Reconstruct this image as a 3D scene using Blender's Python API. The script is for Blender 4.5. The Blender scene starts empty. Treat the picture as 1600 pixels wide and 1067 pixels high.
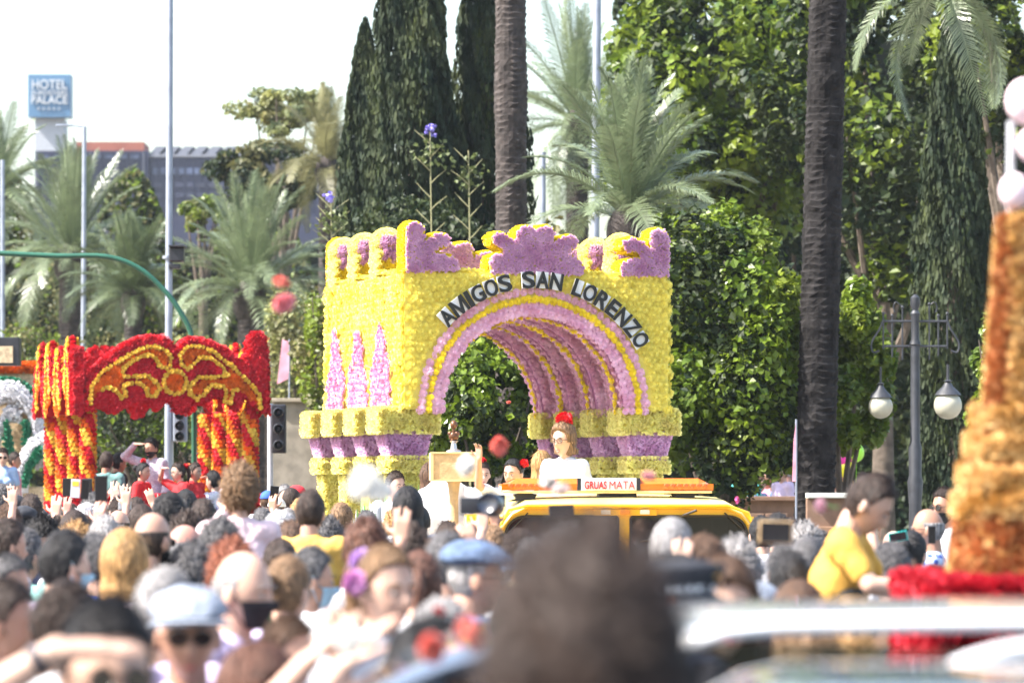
import bpy, bmesh, math, random
import numpy as np
from mathutils import Vector, Matrix, noise
R = math.radians
rng = np.random.default_rng(7)
random.seed(7)
scene = bpy.context.scene
col = scene.collection

# ------------------------------------------------------------------ camera, world, sun, exposure
CAMH, FPX, HORY = 1.85, 6000.0, 768.0          # eye height, focal length in photo pixels, horizon row
cd = bpy.data.cameras.new('camera')
cam = bpy.data.objects.new('camera', cd); col.objects.link(cam); scene.camera = cam
cam.location = (0, 0, CAMH); cam.rotation_euler = (R(90), 0, 0)
cd.sensor_width = 36; cd.lens = 135; cd.shift_y = (HORY - 533.5) / 1600
cd.clip_start = 0.1; cd.clip_end = 3000
cd.dof.use_dof = True; cd.dof.focus_distance = 33.5; cd.dof.aperture_fstop = 3.6
SUN_EL, SUN_AZ = R(49), Vector((-0.95, -0.28, 0)).normalized()   # sun from the left, grazing the floats' fronts
w = bpy.data.worlds.new('World'); scene.world = w; w.use_nodes = True
nt = w.node_tree; bg = nt.nodes['Background']
sky = nt.nodes.new('ShaderNodeTexSky'); sky.sky_type = 'NISHITA'; sky.sun_disc = False
sky.sun_elevation = SUN_EL; sky.sun_rotation = math.atan2(SUN_AZ.x, SUN_AZ.y)
sky.air_density = 1.3; sky.dust_density = 3.0; sky.ozone_density = 1.0
nt.links.new(sky.outputs[0], bg.inputs[0]); bg.inputs[1].default_value = 0.15
sd = bpy.data.lights.new('sun', 'SUN'); sd.energy = 5.0; sd.angle = R(0.5); sd.color = (1.0, 0.95, 0.88)
sun = bpy.data.objects.new('sun', sd); col.objects.link(sun)
sdir = Vector((SUN_AZ.x*math.cos(SUN_EL), SUN_AZ.y*math.cos(SUN_EL), math.sin(SUN_EL)))
sun.rotation_euler = sdir.to_track_quat('Z', 'Y').to_euler(); sun.location = sdir*80
vs = scene.view_settings
scene.display_settings.display_device = 'sRGB'
vs.view_transform = 'Standard'; vs.look = 'None'; vs.gamma = 1; vs.use_curve_mapping = False
vs.exposure = 1.55
scene.cycles.use_denoising = True
scene.cycles.max_bounces = 6; scene.cycles.diffuse_bounces = 3; scene.cycles.glossy_bounces = 3
scene.cycles.transparent_max_bounces = 8; scene.cycles.volume_bounces = 0
scene.cycles.sample_clamp_indirect = 6; scene.cycles.caustics_reflective = False; scene.cycles.caustics_refractive = False

def at(X, Y, D):
    """photo pixel + distance -> world point"""
    return Vector(((X-800)/FPX*D, D, CAMH + (HORY-Y)/FPX*D))

# ------------------------------------------------------------------ materials
MATS = {}
def mat(name, c, rough=.6, var=.12, scale=8, metal=0, spec=.5, bump=0, bscale=60, trans=0, coat=0, stretch=None, tint=None, emit=0):
    if name in MATS: return MATS[name]
    m = bpy.data.materials.new(name); MATS[name] = m; m.use_nodes = True
    n, l = m.node_tree.nodes, m.node_tree.links
    b = n['Principled BSDF']; out = n['Material Output']
    b.inputs['Roughness'].default_value = rough; b.inputs['Metallic'].default_value = metal
    b.inputs['Specular IOR Level'].default_value = spec
    if coat: b.inputs['Coat Weight'].default_value = coat
    tc = n.new('ShaderNodeTexCoord'); mp = n.new('ShaderNodeMapping')
    l.new(tc.outputs['Object'], mp.inputs[0])
    if stretch: mp.inputs['Scale'].default_value = stretch
    nz = n.new('ShaderNodeTexNoise'); nz.inputs['Scale'].default_value = scale; nz.inputs['Detail'].default_value = 5
    l.new(mp.outputs[0], nz.inputs['Vector'])
    mx = n.new('ShaderNodeMix'); mx.data_type = 'RGBA'
    c2 = tint if tint else tuple(min(1, v*(1+var)+var*.02) for v in c)
    c1 = tuple(v*(1-var) for v in c)
    mx.inputs[6].default_value = (*c1, 1); mx.inputs[7].default_value = (*c2, 1)
    rp = n.new('ShaderNodeMapRange'); rp.inputs[1].default_value = .35; rp.inputs[2].default_value = .65
    l.new(nz.outputs[0], rp.inputs[0]); l.new(rp.outputs[0], mx.inputs[0])
    l.new(mx.outputs[2], b.inputs['Base Color'])
    if bump:
        bn = n.new('ShaderNodeTexNoise'); bn.inputs['Scale'].default_value = bscale; bn.inputs['Detail'].default_value = 4
        l.new(mp.outputs[0], bn.inputs['Vector'])
        bp = n.new('ShaderNodeBump'); bp.inputs['Strength'].default_value = bump; bp.inputs['Distance'].default_value = .02
        l.new(bn.outputs[0], bp.inputs['Height']); l.new(bp.outputs[0], b.inputs['Normal'])
    if trans:
        tr = n.new('ShaderNodeBsdfTranslucent'); l.new(mx.outputs[2], tr.inputs[0])
        ms = n.new('ShaderNodeMixShader'); ms.inputs[0].default_value = trans
        l.new(b.outputs[0], ms.inputs[1]); l.new(tr.outputs[0], ms.inputs[2]); l.new(ms.outputs[0], out.inputs[0])
    return m

def glassy(name, c, rough=.05, alpha=.35):
    """window glass: mirror-like coat over a thin tint that shows what lies behind"""
    if name in MATS: return MATS[name]
    m = bpy.data.materials.new(name); MATS[name] = m; m.use_nodes = True
    n, l = m.node_tree.nodes, m.node_tree.links; out = n['Material Output']; n.remove(n['Principled BSDF'])
    t = n.new('ShaderNodeBsdfTransparent'); t.inputs[0].default_value = (*c, 1)
    g = n.new('ShaderNodeBsdfGlossy'); g.inputs['Roughness'].default_value = rough
    f = n.new('ShaderNodeFresnel'); f.inputs[0].default_value = 1.5
    a = n.new('ShaderNodeMath'); a.operation = 'ADD'; a.inputs[1].default_value = alpha*.3; a.use_clamp = True
    ms = n.new('ShaderNodeMixShader'); l.new(f.outputs[0], a.inputs[0]); l.new(a.outputs[0], ms.inputs[0])
    l.new(t.outputs[0], ms.inputs[1]); l.new(g.outputs[0], ms.inputs[2]); l.new(ms.outputs[0], out.inputs[0])
    return m

def pattern(name, base, spots, scale=30, thr=.25, rough=.8, kind='spots'):
    """printed cloth: spots (voronoi) or checks"""
    if name in MATS: return MATS[name]
    m = mat(name, base, rough, .06, 12, bump=.35, bscale=14)
    n, l = m.node_tree.nodes, m.node_tree.links; b = n['Principled BSDF']
    src = b.inputs['Base Color'].links[0].from_socket
    tc = next(x for x in n if x.type == 'TEX_COORD')
    if kind == 'spots':
        v = n.new('ShaderNodeTexVoronoi'); v.inputs['Scale'].default_value = scale; l.new(tc.outputs['Object'], v.inputs['Vector'])
        c = n.new('ShaderNodeMath'); c.operation = 'LESS_THAN'; c.inputs[1].default_value = thr; l.new(v.outputs['Distance'], c.inputs[0]); fac = c.outputs[0]
    else:
        v = n.new('ShaderNodeTexBrick'); v.inputs['Scale'].default_value = scale; l.new(tc.outputs['Object'], v.inputs['Vector'])
        v.inputs['Mortar Size'].default_value = .06; fac = v.outputs['Fac']
    mx = n.new('ShaderNodeMix'); mx.data_type = 'RGBA'; l.new(fac, mx.inputs[0]); l.new(src, mx.inputs[6])
    mx.inputs[7].default_value = (*spots, 1); l.new(mx.outputs[2], b.inputs['Base Color'])
    return m

# ------------------------------------------------------------------ mesh building
def mesh(name, V, F, mats=(), mi=None, smooth=False):
    me = bpy.data.meshes.new(name)
    V = np.asarray(V, dtype=np.float32)
    if isinstance(F, np.ndarray):
        k = F.shape[1]; nF = len(F)
        me.vertices.add(len(V)); me.vertices.foreach_set('co', V.ravel())
        me.loops.add(nF*k); me.loops.foreach_set('vertex_index', F.astype(np.int32).ravel())
        me.polygons.add(nF); me.polygons.foreach_set('loop_start', np.arange(0, nF*k, k, dtype=np.int32))
        me.update(calc_edges=True)
    else:
        me.from_pydata(V.tolist(), [], F)
    for m in mats: me.materials.append(m)
    if mi is not None: me.polygons.foreach_set('material_index', np.asarray(mi, dtype=np.int32))
    me.polygons.foreach_set('use_smooth', np.full(len(me.polygons), smooth))
    me.update()
    return me

def link(name, data, parent=None, loc=(0,0,0), rot=(0,0,0), scale=(1,1,1), mats=None):
    o = bpy.data.objects.new(name, data); col.objects.link(o); o.parent = parent
    o.location = loc; o.rotation_euler = rot; o.scale = scale if hasattr(scale, '__len__') else (scale,)*3
    if mats:
        for i, m in enumerate(mats):
            o.material_slots[i].link = 'OBJECT'; o.material_slots[i].material = m
    return o

def tag(o, label=None, cat=None, group=None, kind=None):
    if label: o['label'] = label
    if cat: o['category'] = cat
    if group: o['group'] = group
    if kind: o['kind'] = kind
    return o

def thing(name, loc, label, cat, group=None, rz=0):
    o = bpy.data.objects.new(name, None); col.objects.link(o); o.empty_display_size = .2
    o.location = loc; o.rotation_euler = (0, 0, rz)
    return tag(o, label, cat, group)

class MB:
    """collects closed pieces and links them as one mesh"""
    def __init__(s): s.v = []; s.f = []; s.m = []; s.cur = 0
    def add(s, V, F):
        b = len(s.v); s.v.extend([tuple(map(float, p)) for p in V]); s.f.extend([tuple(int(i)+b for i in f) for f in F]); s.m.extend([s.cur]*len(F)); return s
    def box(s, a, b, bev=0, rz=0):
        x0, y0, z0 = a; x1, y1, z1 = b
        if bev <= 0:
            V = [(x0,y0,z0),(x1,y0,z0),(x1,y1,z0),(x0,y1,z0),(x0,y0,z1),(x1,y0,z1),(x1,y1,z1),(x0,y1,z1)]
            F = [(0,3,2,1),(4,5,6,7),(0,1,5,4),(1,2,6,5),(2,3,7,6),(3,0,4,7)]
        else:
            bm = bmesh.new(); bmesh.ops.create_cube(bm, size=1)
            for v in bm.verts: v.co = Vector(((x0+x1)/2+v.co.x*(x1-x0), (y0+y1)/2+v.co.y*(y1-y0), (z0+z1)/2+v.co.z*(z1-z0)))
            bmesh.ops.bevel(bm, geom=bm.edges[:], offset=bev, segments=2, affect='EDGES', profile=.6)
            bm.verts.index_update(); V = [v.co[:] for v in bm.verts]; F = [[v.index for v in f.verts] for f in bm.faces]; bm.free()
        if rz:
            cx, cy = (x0+x1)/2, (y0+y1)/2; c, q = math.cos(rz), math.sin(rz)
            V = [(cx+(x-cx)*c-(y-cy)*q, cy+(x-cx)*q+(y-cy)*c, z) for x, y, z in V]
        return s.add(V, F)
    def tube(s, pts, r, seg=10, cap=True):
        pts = [Vector(p) for p in pts]; n = len(pts); rs = r if hasattr(r, '__len__') else [r]*n
        V = []; F = []; up = None
        for i, p in enumerate(pts):
            t = (pts[min(i+1, n-1)]-pts[max(i-1, 0)]).normalized()
            if up is None: up = t.orthogonal().normalized()
            else: up = (up - t*up.dot(t)); up = up.normalized() if up.length > 1e-6 else t.orthogonal().normalized()
            sd_ = t.cross(up)
            for k in range(seg):
                a = 2*math.pi*k/seg; V.append((p+(up*math.cos(a)+sd_*math.sin(a))*rs[i])[:])
        for i in range(n-1):
            for k in range(seg):
                a, b = i*seg+k, i*seg+(k+1) % seg; F.append((a, b, b+seg, a+seg))
        if cap: F.append(tuple(range(seg))[::-1]); F.append(tuple((n-1)*seg+k for k in range(seg)))
        return s.add(V, F)
    def capsule(s, p0, p1, r0, r1, seg=12):
        p0, p1 = Vector(p0), Vector(p1); d = (p1-p0); L = d.length; d = d.normalized() if L > 1e-6 else Vector((0,0,1))
        pts, rs = [], []
        for a in (80, 55, 28, 0): pts.append(p0-d*r0*math.sin(R(a))); rs.append(r0*math.cos(R(a)))
        for a in (0.01, 28, 55, 80): pts.append(p1+d*r1*math.sin(R(a))); rs.append(r1*math.cos(R(a)))
        return s.tube(pts, rs, seg)
    def ball(s, c, r, seg=16, rings=10, rot=None):
        rx, ry, rz = r if hasattr(r, '__len__') else (r,)*3
        V = [(0,0,-1)]; F = []
        for i in range(1, rings):
            ph = -math.pi/2+math.pi*i/rings
            for k in range(seg): a = 2*math.pi*k/seg; V.append((math.cos(ph)*math.cos(a), math.cos(ph)*math.sin(a), math.sin(ph)))
        V.append((0,0,1)); top = len(V)-1
        for k in range(seg): F.append((0, 1+(k+1) % seg, 1+k)); F.append((top, top-seg+k, top-seg+(k+1) % seg))
        for i in range(rings-2):
            for k in range(seg): a, b = 1+i*seg+k, 1+i*seg+(k+1) % seg; F.append((a, b, b+seg, a+seg))
        M = rot.to_matrix() if rot else Matrix.Identity(3)
        return s.add([(Vector(c)+M @ Vector((x*rx, y*ry, z*rz)))[:] for x, y, z in V], F)
    def lathe(s, prof, c=(0,0,0), seg=20):
        V = []; F = []
        for r_, z in prof:
            for k in range(seg): a = 2*math.pi*k/seg; V.append((c[0]+r_*math.cos(a), c[1]+r_*math.sin(a), c[2]+z))
        for i in range(len(prof)-1):
            for k in range(seg): a, b = i*seg+k, i*seg+(k+1) % seg; F.append((a, b, b+seg, a+seg))
        F.append(tuple(range(seg))[::-1]); F.append(tuple((len(prof)-1)*seg+k for k in range(seg)))
        return s.add(V, F)
    def prism(s, poly, y0, y1):
        """polygon in x,z extruded along y"""
        n = len(poly); V = [(x, y0, z) for x, z in poly]+[(x, y1, z) for x, z in poly]
        F = [tuple(range(n)), tuple(range(2*n-1, n-1, -1))]+[(i, i+n, (i+1) % n+n, (i+1) % n) for i in range(n)]
        return s.add(V, F)
    def build(s, name, mats, parent=None, smooth=False, tri=False, **kw):
        mats = mats if isinstance(mats, (list, tuple)) else [mats]
        me = mesh(name, s.v, s.f, mats, s.m, smooth)
        if tri:
            bm = bmesh.new(); bm.from_mesh(me); bmesh.ops.triangulate(bm, faces=bm.faces[:]); bmesh.ops.recalc_face_normals(bm, faces=bm.faces[:]); bm.to_mesh(me); bm.free()
        if smooth: 
            try: me.set_sharp_from_angle(angle=R(42))
            except Exception: pass
        return link(name, me, parent, **kw)

def text_mesh(s, size=1, extrude=.01, offset=0, name='letter'):
    cu = bpy.data.curves.new(name, 'FONT'); cu.body = s; cu.size = size; cu.extrude = extrude; cu.offset = offset
    cu.align_x = 'CENTER'; cu.align_y = 'CENTER'; cu.resolution_u = 4
    o = bpy.data.objects.new(name, cu); col.objects.link(o)
    dg = bpy.context.evaluated_depsgraph_get(); me = bpy.data.meshes.new_from_object(o.evaluated_get(dg)); me.name = name
    bpy.data.objects.remove(o); bpy.data.curves.remove(cu)
    return me

def fit(me, wd=None, ht=None):
    V = np.empty(len(me.vertices)*3, np.float32); me.vertices.foreach_get('co', V); V = V.reshape(-1, 3)
    lo, hi = V.min(0), V.max(0); V -= (lo+hi)/2
    if wd: V[:, 0] *= wd/(hi-lo)[0]
    if ht: V[:, 1] *= ht/(hi-lo)[1]
    me.vertices.foreach_set('co', V.ravel()); me.update(); return me

# ---- many small pieces, batched
def frames(N, spin):
    """orthonormal frames with z = N (n,3), rotated by spin"""
    N = N/np.linalg.norm(N, axis=1, keepdims=True)
    a = np.where(np.abs(N[:, 2:3]) < .9, np.array([[0, 0, 1.]]), np.array([[1., 0, 0]]))
    X = np.cross(a, N); X /= np.linalg.norm(X, axis=1, keepdims=True); Y = np.cross(N, X)
    c, s_ = np.cos(spin)[:, None], np.sin(spin)[:, None]
    return np.stack([X*c+Y*s_, Y*c-X*s_, N], axis=2)       # columns

def batch(name, tmpl, P, N, S, MI, mats, parent=None, kind='stuff', tilt=.25, smooth=False, spin=None):
    """tmpl = (V, F quads/tris array); one joined mesh with every copy in it"""
    V, F = tmpl; P = np.asarray(P, float); N = np.asarray(N, float)
    n = len(P)
    if n == 0: return None
    S = np.broadcast_to(np.asarray(S, float), (n,)) if np.ndim(S) < 2 else np.asarray(S)
    N = N/np.linalg.norm(N, axis=1, keepdims=True)+rng.normal(0, tilt, (n, 3))
    M = frames(N, rng.uniform(0, 6.283, n) if spin is None else spin)
    sc = S[:, None, None] if S.ndim == 1 else S[:, None, :]
    W = np.einsum('nij,nvj->nvi', M, V[None]*sc)+P[:, None]
    FF = (F[None]+(np.arange(n)*len(V))[:, None, None]).reshape(-1, F.shape[1])
    mi = np.repeat(np.broadcast_to(np.asarray(MI, int), (n,)), len(F))
    me = mesh(name, W.reshape(-1, 3), FF, mats, mi, smooth)
    o = link(name, me, parent)
    if kind: o['kind'] = kind
    return o

def rosette(petals=(7, 6, 4), seed=1):
    """ruffled paper flower, radius 1, face up +z"""
    r_ = np.random.default_rng(seed); V = []; F = []
    for ring, k in enumerate(petals):
        ri, ro, zi, zo = [(.1, 1.0, .0, .18), (.08, .74, .12, .46), (.02, .42, .2, .62)][ring]
        for i in range(k):
            a = 2*math.pi*(i+.5*ring)/k+r_.normal(0, .12); w_ = math.pi/k*1.25
            b = len(V); ro2 = ro*r_.uniform(.85, 1.1); zz = zo*r_.uniform(.75, 1.25)
            mid = (ri+ro2)*.55
            for rr, ww, z in ((ri, .5, zi), (mid, 1.0, zz*.75), (ro2, .8, zz)):
                for sgn in (-1, 1):
                    aa = a+sgn*w_*ww*.8; V.append((rr*math.cos(aa), rr*math.sin(aa), z+r_.normal(0, .03)-.04*sgn))
            F += [(b, b+1, b+3, b+2), (b+2, b+3, b+5, b+4)]
    return np.array(V), np.array(F)
def tuft(k=7, seed=2):
    """spiky crumpled paper tuft"""
    r_ = np.random.default_rng(seed); V = []; F = []
    for i in range(k):
        a = r_.uniform(0, 6.28); tl = r_.uniform(.15, 1.1); d = np.array([math.cos(a)*math.sin(tl), math.sin(a)*math.sin(tl), math.cos(tl)])
        s_ = np.array([-math.sin(a), math.cos(a), 0])*.3; b = len(V); off = d*np.array([1, 1, 0])*.15
        V += list(map(tuple, [off-s_*.8, off+s_*.8, off+d*.9+s_*1.1, off+d*1.0-s_*1.0])); F.append((b, b+1, b+2, b+3))
    return np.array(V), np.array(F)
ROS, TUFT = rosette(), tuft()

def scatter_parts(name, tmpl, P, N, S, MI, mats, parent, nparts=300, tilt=.18, rest='flower_cover', first=None):
    """the first nparts pieces become parts that share mesh data, the rest one joined part"""
    P = np.asarray(P); N = np.asarray(N); S = np.broadcast_to(np.asarray(S, float), (len(P),)).copy()*rng.uniform(.82, 1.2, len(P)); P = P+rng.normal(0, .004, P.shape); MI = np.broadcast_to(np.asarray(MI), (len(P),)).copy()
    idx = np.arange(len(P)) if first is None else np.argsort(~first, kind='stable')
    sel, oth = idx[:nparts], idx[nparts:]
    ms = {}
    M = frames(N[sel]/np.linalg.norm(N[sel], axis=1, keepdims=True)+rng.normal(0, tilt, (len(sel), 3)), rng.uniform(0, 6.28, len(sel)))
    for j, i in enumerate(sel):
        k = int(MI[i])
        if k not in ms: ms[k] = mesh(name, tmpl[0], tmpl[1], [mats[k]])
        o = link(name, ms[k], parent); o.matrix_local = Matrix.LocRotScale(Vector(P[i]), Matrix(M[j].tolist()).to_quaternion(), Vector((S[i],)*3))
    if len(oth): batch(rest, tmpl, P[oth], N[oth], S[oth], MI[oth], mats, parent, tilt=tilt)

def inpoly(x, z, poly):
    poly = np.asarray(poly); r_ = np.zeros(np.shape(x), bool); n = len(poly); j = n-1
    for i in range(n):
        xi, zi = poly[i]; xj, zj = poly[j]
        with np.errstate(divide='ignore', invalid='ignore'):
            c = ((zi > z) != (zj > z)) & (x < (xj-xi)*(z-zi)/(zj-zi+1e-12)+xi)
        r_ ^= c; j = i
    return r_
def polydist(x, z, line):
    line = np.asarray(line, float); d = np.full(np.shape(x), 1e9)
    for a, b in zip(line[:-1], line[1:]):
        ab = b-a; t = np.clip(((x-a[0])*ab[0]+(z-a[1])*ab[1])/(ab@ab+1e-12), 0, 1)
        d = np.minimum(d, np.hypot(x-a[0]-t*ab[0], z-a[1]-t*ab[1]))
    return d
def hexgrid(x0, x1, z0, z1, s, j=.12):
    zs = np.arange(z0, z1, s*.87); out = []
    for i, z in enumerate(zs):
        xs = np.arange(x0+(s/2 if i % 2 else 0), x1, s); out.append(np.stack([xs, np.full_like(xs, z)], 1))
    g = np.concatenate(out); return g+rng.normal(0, s*j, g.shape)
def along(line, s, closed=False):
    """points every s along a polyline, with outward 2D normals (left of travel)"""
    line = [np.array(p, float) for p in line]
    if closed: line = line+[line[0]]
    P, Nn = [], []; carry = 0
    for a, b in zip(line[:-1], line[1:]):
        L = np.linalg.norm(b-a)
        if L < 1e-9: continue
        d = (b-a)/L; t = carry
        while t < L: P.append(a+d*t); Nn.append((-d[1], d[0])); t += s
        carry = t-L
    return np.array(P), np.array(Nn)
def smoothline(pts, n=6):
    """Catmull-Rom through pts"""
    P = [np.array(p, float) for p in pts]; out = []
    for i in range(len(P)-1):
        p0, p1, p2, p3 = P[max(i-1, 0)], P[i], P[i+1], P[min(i+2, len(P)-1)]
        for k in range(n):
            t = k/n; out.append(.5*((2*p1)+(-p0+p2)*t+(2*p0-5*p1+4*p2-p3)*t*t+(-p0+3*p1-3*p2+p3)*t**3))
    out.append(P[-1]); return out
# ------------------------------------------------------------------ ground and distance
asphalt = mat('asphalt', (.055, .055, .06), .85, .25, 3, bump=.3)
paving = mat('paving', (.32, .29, .25), .8, .2, 2, bump=.2)
g = mesh('ground', [(-600,-60,0),(600,-60,0),(600,1400,0),(-600,1400,0)], [(0,1,2,3)], [mat('earth', (.2, .18, .13), .9, .3, .5)])
tag(link('ground', g), kind='structure')
g = mesh('road', [(-30,-20,.004),(14,-20,.004),(14,44,.004),(-30,60,.004)], [(0,1,2,3)], [asphalt])
tag(link('road', g), kind='structure')
b = MB(); b.box((4.2, 40.2, 0), (30, 58, .13)); tag(b.build('pavement', paving), kind='structure')
b = MB(); b.box((-60, 60.2, 0), (-2, 75, .13)); tag(b.build('pavement', paving), kind='structure')

# ---- leaves
LEAF = (np.array([(-.5,0,0),(0,-.28,.08),(.5,0,-.02),(0,.28,.08)]), np.array([(0,1,2,3)]))
LEAF2 = (np.array([(-.5,0,0),(-.05,-.42,.1),(.5,0,-.1),(-.05,.42,.1)]), np.array([(0,1,2),(0,2,3)]))
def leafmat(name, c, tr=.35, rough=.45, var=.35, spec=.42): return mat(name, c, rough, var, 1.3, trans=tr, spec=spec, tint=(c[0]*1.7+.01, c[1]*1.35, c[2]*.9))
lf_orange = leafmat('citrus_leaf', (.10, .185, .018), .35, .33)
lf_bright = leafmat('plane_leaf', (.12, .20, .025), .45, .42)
lf_dark = leafmat('dark_leaf', (.015, .037, .012), .2, .55, spec=.3)  # kept extra dark: carries the shade over the right-hand trees
lf_cyp = leafmat('cypress_needle', (.018, .040, .020), .12, .7, .4, .3)
lf_pale = leafmat('pale_leaf', (.15, .20, .09), .35, .5)
lf_olive = leafmat('olive_leaf', (.10, .12, .055), .3, .55)
frond_g = mat('palm_leaflet', (.15, .19, .10), .32, .3, 2, trans=.25, spec=.7)
frond_d = mat('palm_leaflet_dark', (.09, .12, .055), .38, .3, 2, trans=.25, spec=.6)
frond_y = mat('palm_leaflet_dry', (.17, .165, .075), .5, .3, 2, trans=.3)
bark = mat('bark', (.11, .085, .065), .9, .35, 5, bump=.8, bscale=12)
palmbark = mat('palm_bark', (.042, .033, .03), .92, .4, 7, bump=.8, bscale=20)

def crown(center, rad, n, size, mats, parent, name='crown', clumps=40, spread=.34, shell=.55, seed=0, tmpl=LEAF2, flat=.6, upw=.5):
    r_ = np.random.default_rng(seed+11)
    d = r_.normal(0, 1, (clumps, 3)); d /= np.linalg.norm(d, axis=1, keepdims=True)
    rr = shell+(1-shell)*r_.uniform(0, 1, clumps)**.7
    C = d*rr[:, None]*np.array(rad)
    k = r_.integers(0, clumps, n)
    off = r_.normal(0, 1, (n, 3)); off /= np.linalg.norm(off, axis=1, keepdims=True)
    cs = r_.uniform(.6, 1.3, clumps)[k]
    off *= (r_.uniform(.25, 1, n)**.5*cs)[:, None]*spread*np.array(rad)*np.array([1, 1, flat/.6*.8])
    P = C[k]+off+np.array(center)
    Nn = off/np.linalg.norm(off, axis=1, keepdims=True)*.8+r_.normal(0, .55, (n, 3))+np.array([0, 0, upw])
    S = size*r_.uniform(.4, 1.45, n)
    mi = r_.integers(0, len(mats), clumps)[k]
    mi = np.where(r_.uniform(0, 1, n) < .25, r_.integers(0, len(mats), n), mi)
    return batch(name, tmpl, P, Nn, S, mi, mats, parent, kind=None, tilt=.2)

def wood(pts, r_, parent, m=None, name='trunk', seg=10):
    b = MB(); b.tube(pts, r_, seg); return b.build(name, m or bark, parent, smooth=True)

def broadleaf(label, base, h, center, rad, n, size, mats, clumps=40, seed=0, group=None, tr=.16, name='broadleaf_tree', cat='tree', spread=.34, shell=.55, limbs=5, **kw):
    """center is relative to the base"""
    t = thing(name, base, label, cat, group)
    r_ = random.Random(seed)
    b = MB(); c = Vector(center)
    b.tube([(0,0,0), (c.x*.2, 0, h*.3), (c.x*.4, c.y*.3, h*.6), (c.x*.8, c.y*.8, h)], [tr*1.3, tr, tr*.85, tr*.6], 10)
    for i in range(limbs):
        a = i*6.28/limbs+r_.random(); e = c+Vector((math.cos(a)*rad[0]*.7, math.sin(a)*rad[1]*.7, rad[2]*r_.uniform(-.3, .7)))
        s_ = Vector((c.x*.6, c.y*.5, h*r_.uniform(.55, .95))); m_ = (s_+e)/2+Vector((0, 0, -.05*rad[2]))
        b.tube([s_, m_, e], [tr*.5, tr*.3, tr*.08], 6)
    b.build('trunk', bark, t, smooth=True)
    crown(center, rad, n, size, mats, t, clumps=clumps, seed=seed, spread=spread, shell=shell, **kw)
    return t

# ---- palms: a frond is one part
def frond_mesh(L, droop, m, seed, leaflet=.42, nl=62, dry=False):
    r_ = random.Random(seed); V, F = [], []
    pts = []
    for i in range(13):
        t = i/12; pts.append(Vector((L*t*(1-.18*droop*t*t), 0, L*(.28*t-droop*.62*t**2.2))))
    up = Vector((0, 0, 1))
    for i in range(12):                                   # rachis: a thin strip with a fold
        a, b_ = pts[i], pts[i+1]; w_ = .022*(1-i/12)+.006; k = len(V)
        V += [(a.x, -w_, a.z), (a.x, 0, a.z-.02), (a.x, w_, a.z), (b_.x, -w_*.9, b_.z), (b_.x, 0, b_.z-.02), (b_.x, w_*.9, b_.z)]
        F += [(k, k+1, k+4, k+3), (k+1, k+2, k+5, k+4)]
    for i in range(nl):
        t = .14+.86*i/nl; q = t*12; j = min(int(q), 11); p = pts[j].lerp(pts[j+1], q-j); tg = (pts[j+1]-pts[j]).normalized()
        for s_ in (-1, 1):
            l = leaflet*math.sin(math.pi*min(1, .12+t*.86))**.6*r_.uniform(.8, 1.1)
            fw = .55+.5*t; d = (tg*fw+Vector((0, s_, 0))*.9+up*r_.uniform(.0, .32)).normalized()
            e1 = p+d*l*.6; e2 = p+d*l+Vector((0, 0, -l*r_.uniform(.1, .35))); w_ = tg*.0095
            k = len(V); V += [(p-w_)[:], (p+w_)[:], (e1+w_*1.1)[:], (e1-w_*1.1)[:], e2[:]]
            F += [(k, k+1, k+2, k+3), (k+3, k+2, k+4)]
    return mesh('frond', V, F, [m])
FR = {}
def fronds(key, L, m, leaflet=.42):
    if key not in FR: FR[key] = [frond_mesh(L, d, m, i*7+3, leaflet) for i, d in enumerate((.15, .45, .75, 1.05, 1.35))]
    return FR[key]
def palm(label, base, h, key, L, m, n=40, tr=.22, lo=-25, hi=80, seed=0, leaflet=.42, group=None, crown_off=(0,0), trunk=True, top=None, sweep=None):
    t = thing('palm_tree', base, label, 'palm tree', group)
    r_ = random.Random(seed); fm = fronds(key, L, m, leaflet)
    c = Vector((crown_off[0], crown_off[1], h))
    if trunk:
        ring_trunk(t, c, tr, r_)
        b = MB(); b.ball(c-Vector((0, 0, tr*.5)), (tr*1.5, tr*1.5, tr*1.9), 12, 8); b.build('crown_base', palmbark, t, smooth=True)
    for i in range(n):
        u_ = (i+.5)/n; el = lo+(hi-lo)*u_**.85+r_.uniform(-7, 7)
        az = i*137.5+r_.uniform(-12, 12)
        if sweep: az = sweep[0]+(sweep[1]-sweep[0])*r_.random()
        dr = 4-min(4, int((el-lo)/(hi-lo+1)*4.6)); dr = max(0, min(4, dr+r_.choice((-1, 0, 0))))
        o = link('frond', fm[dr], t); s_ = r_.uniform(.85, 1.12)
        o.rotation_mode = 'XYZ'; o.matrix_local = Matrix.Translation(c) @ Matrix.Rotation(R(az), 4, 'Z') @ Matrix.Rotation(R(-el), 4, 'Y') @ Matrix.Rotation(r_.uniform(-.4, .4), 4, 'X') @ Matrix.Scale(s_, 4)
    return t
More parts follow.
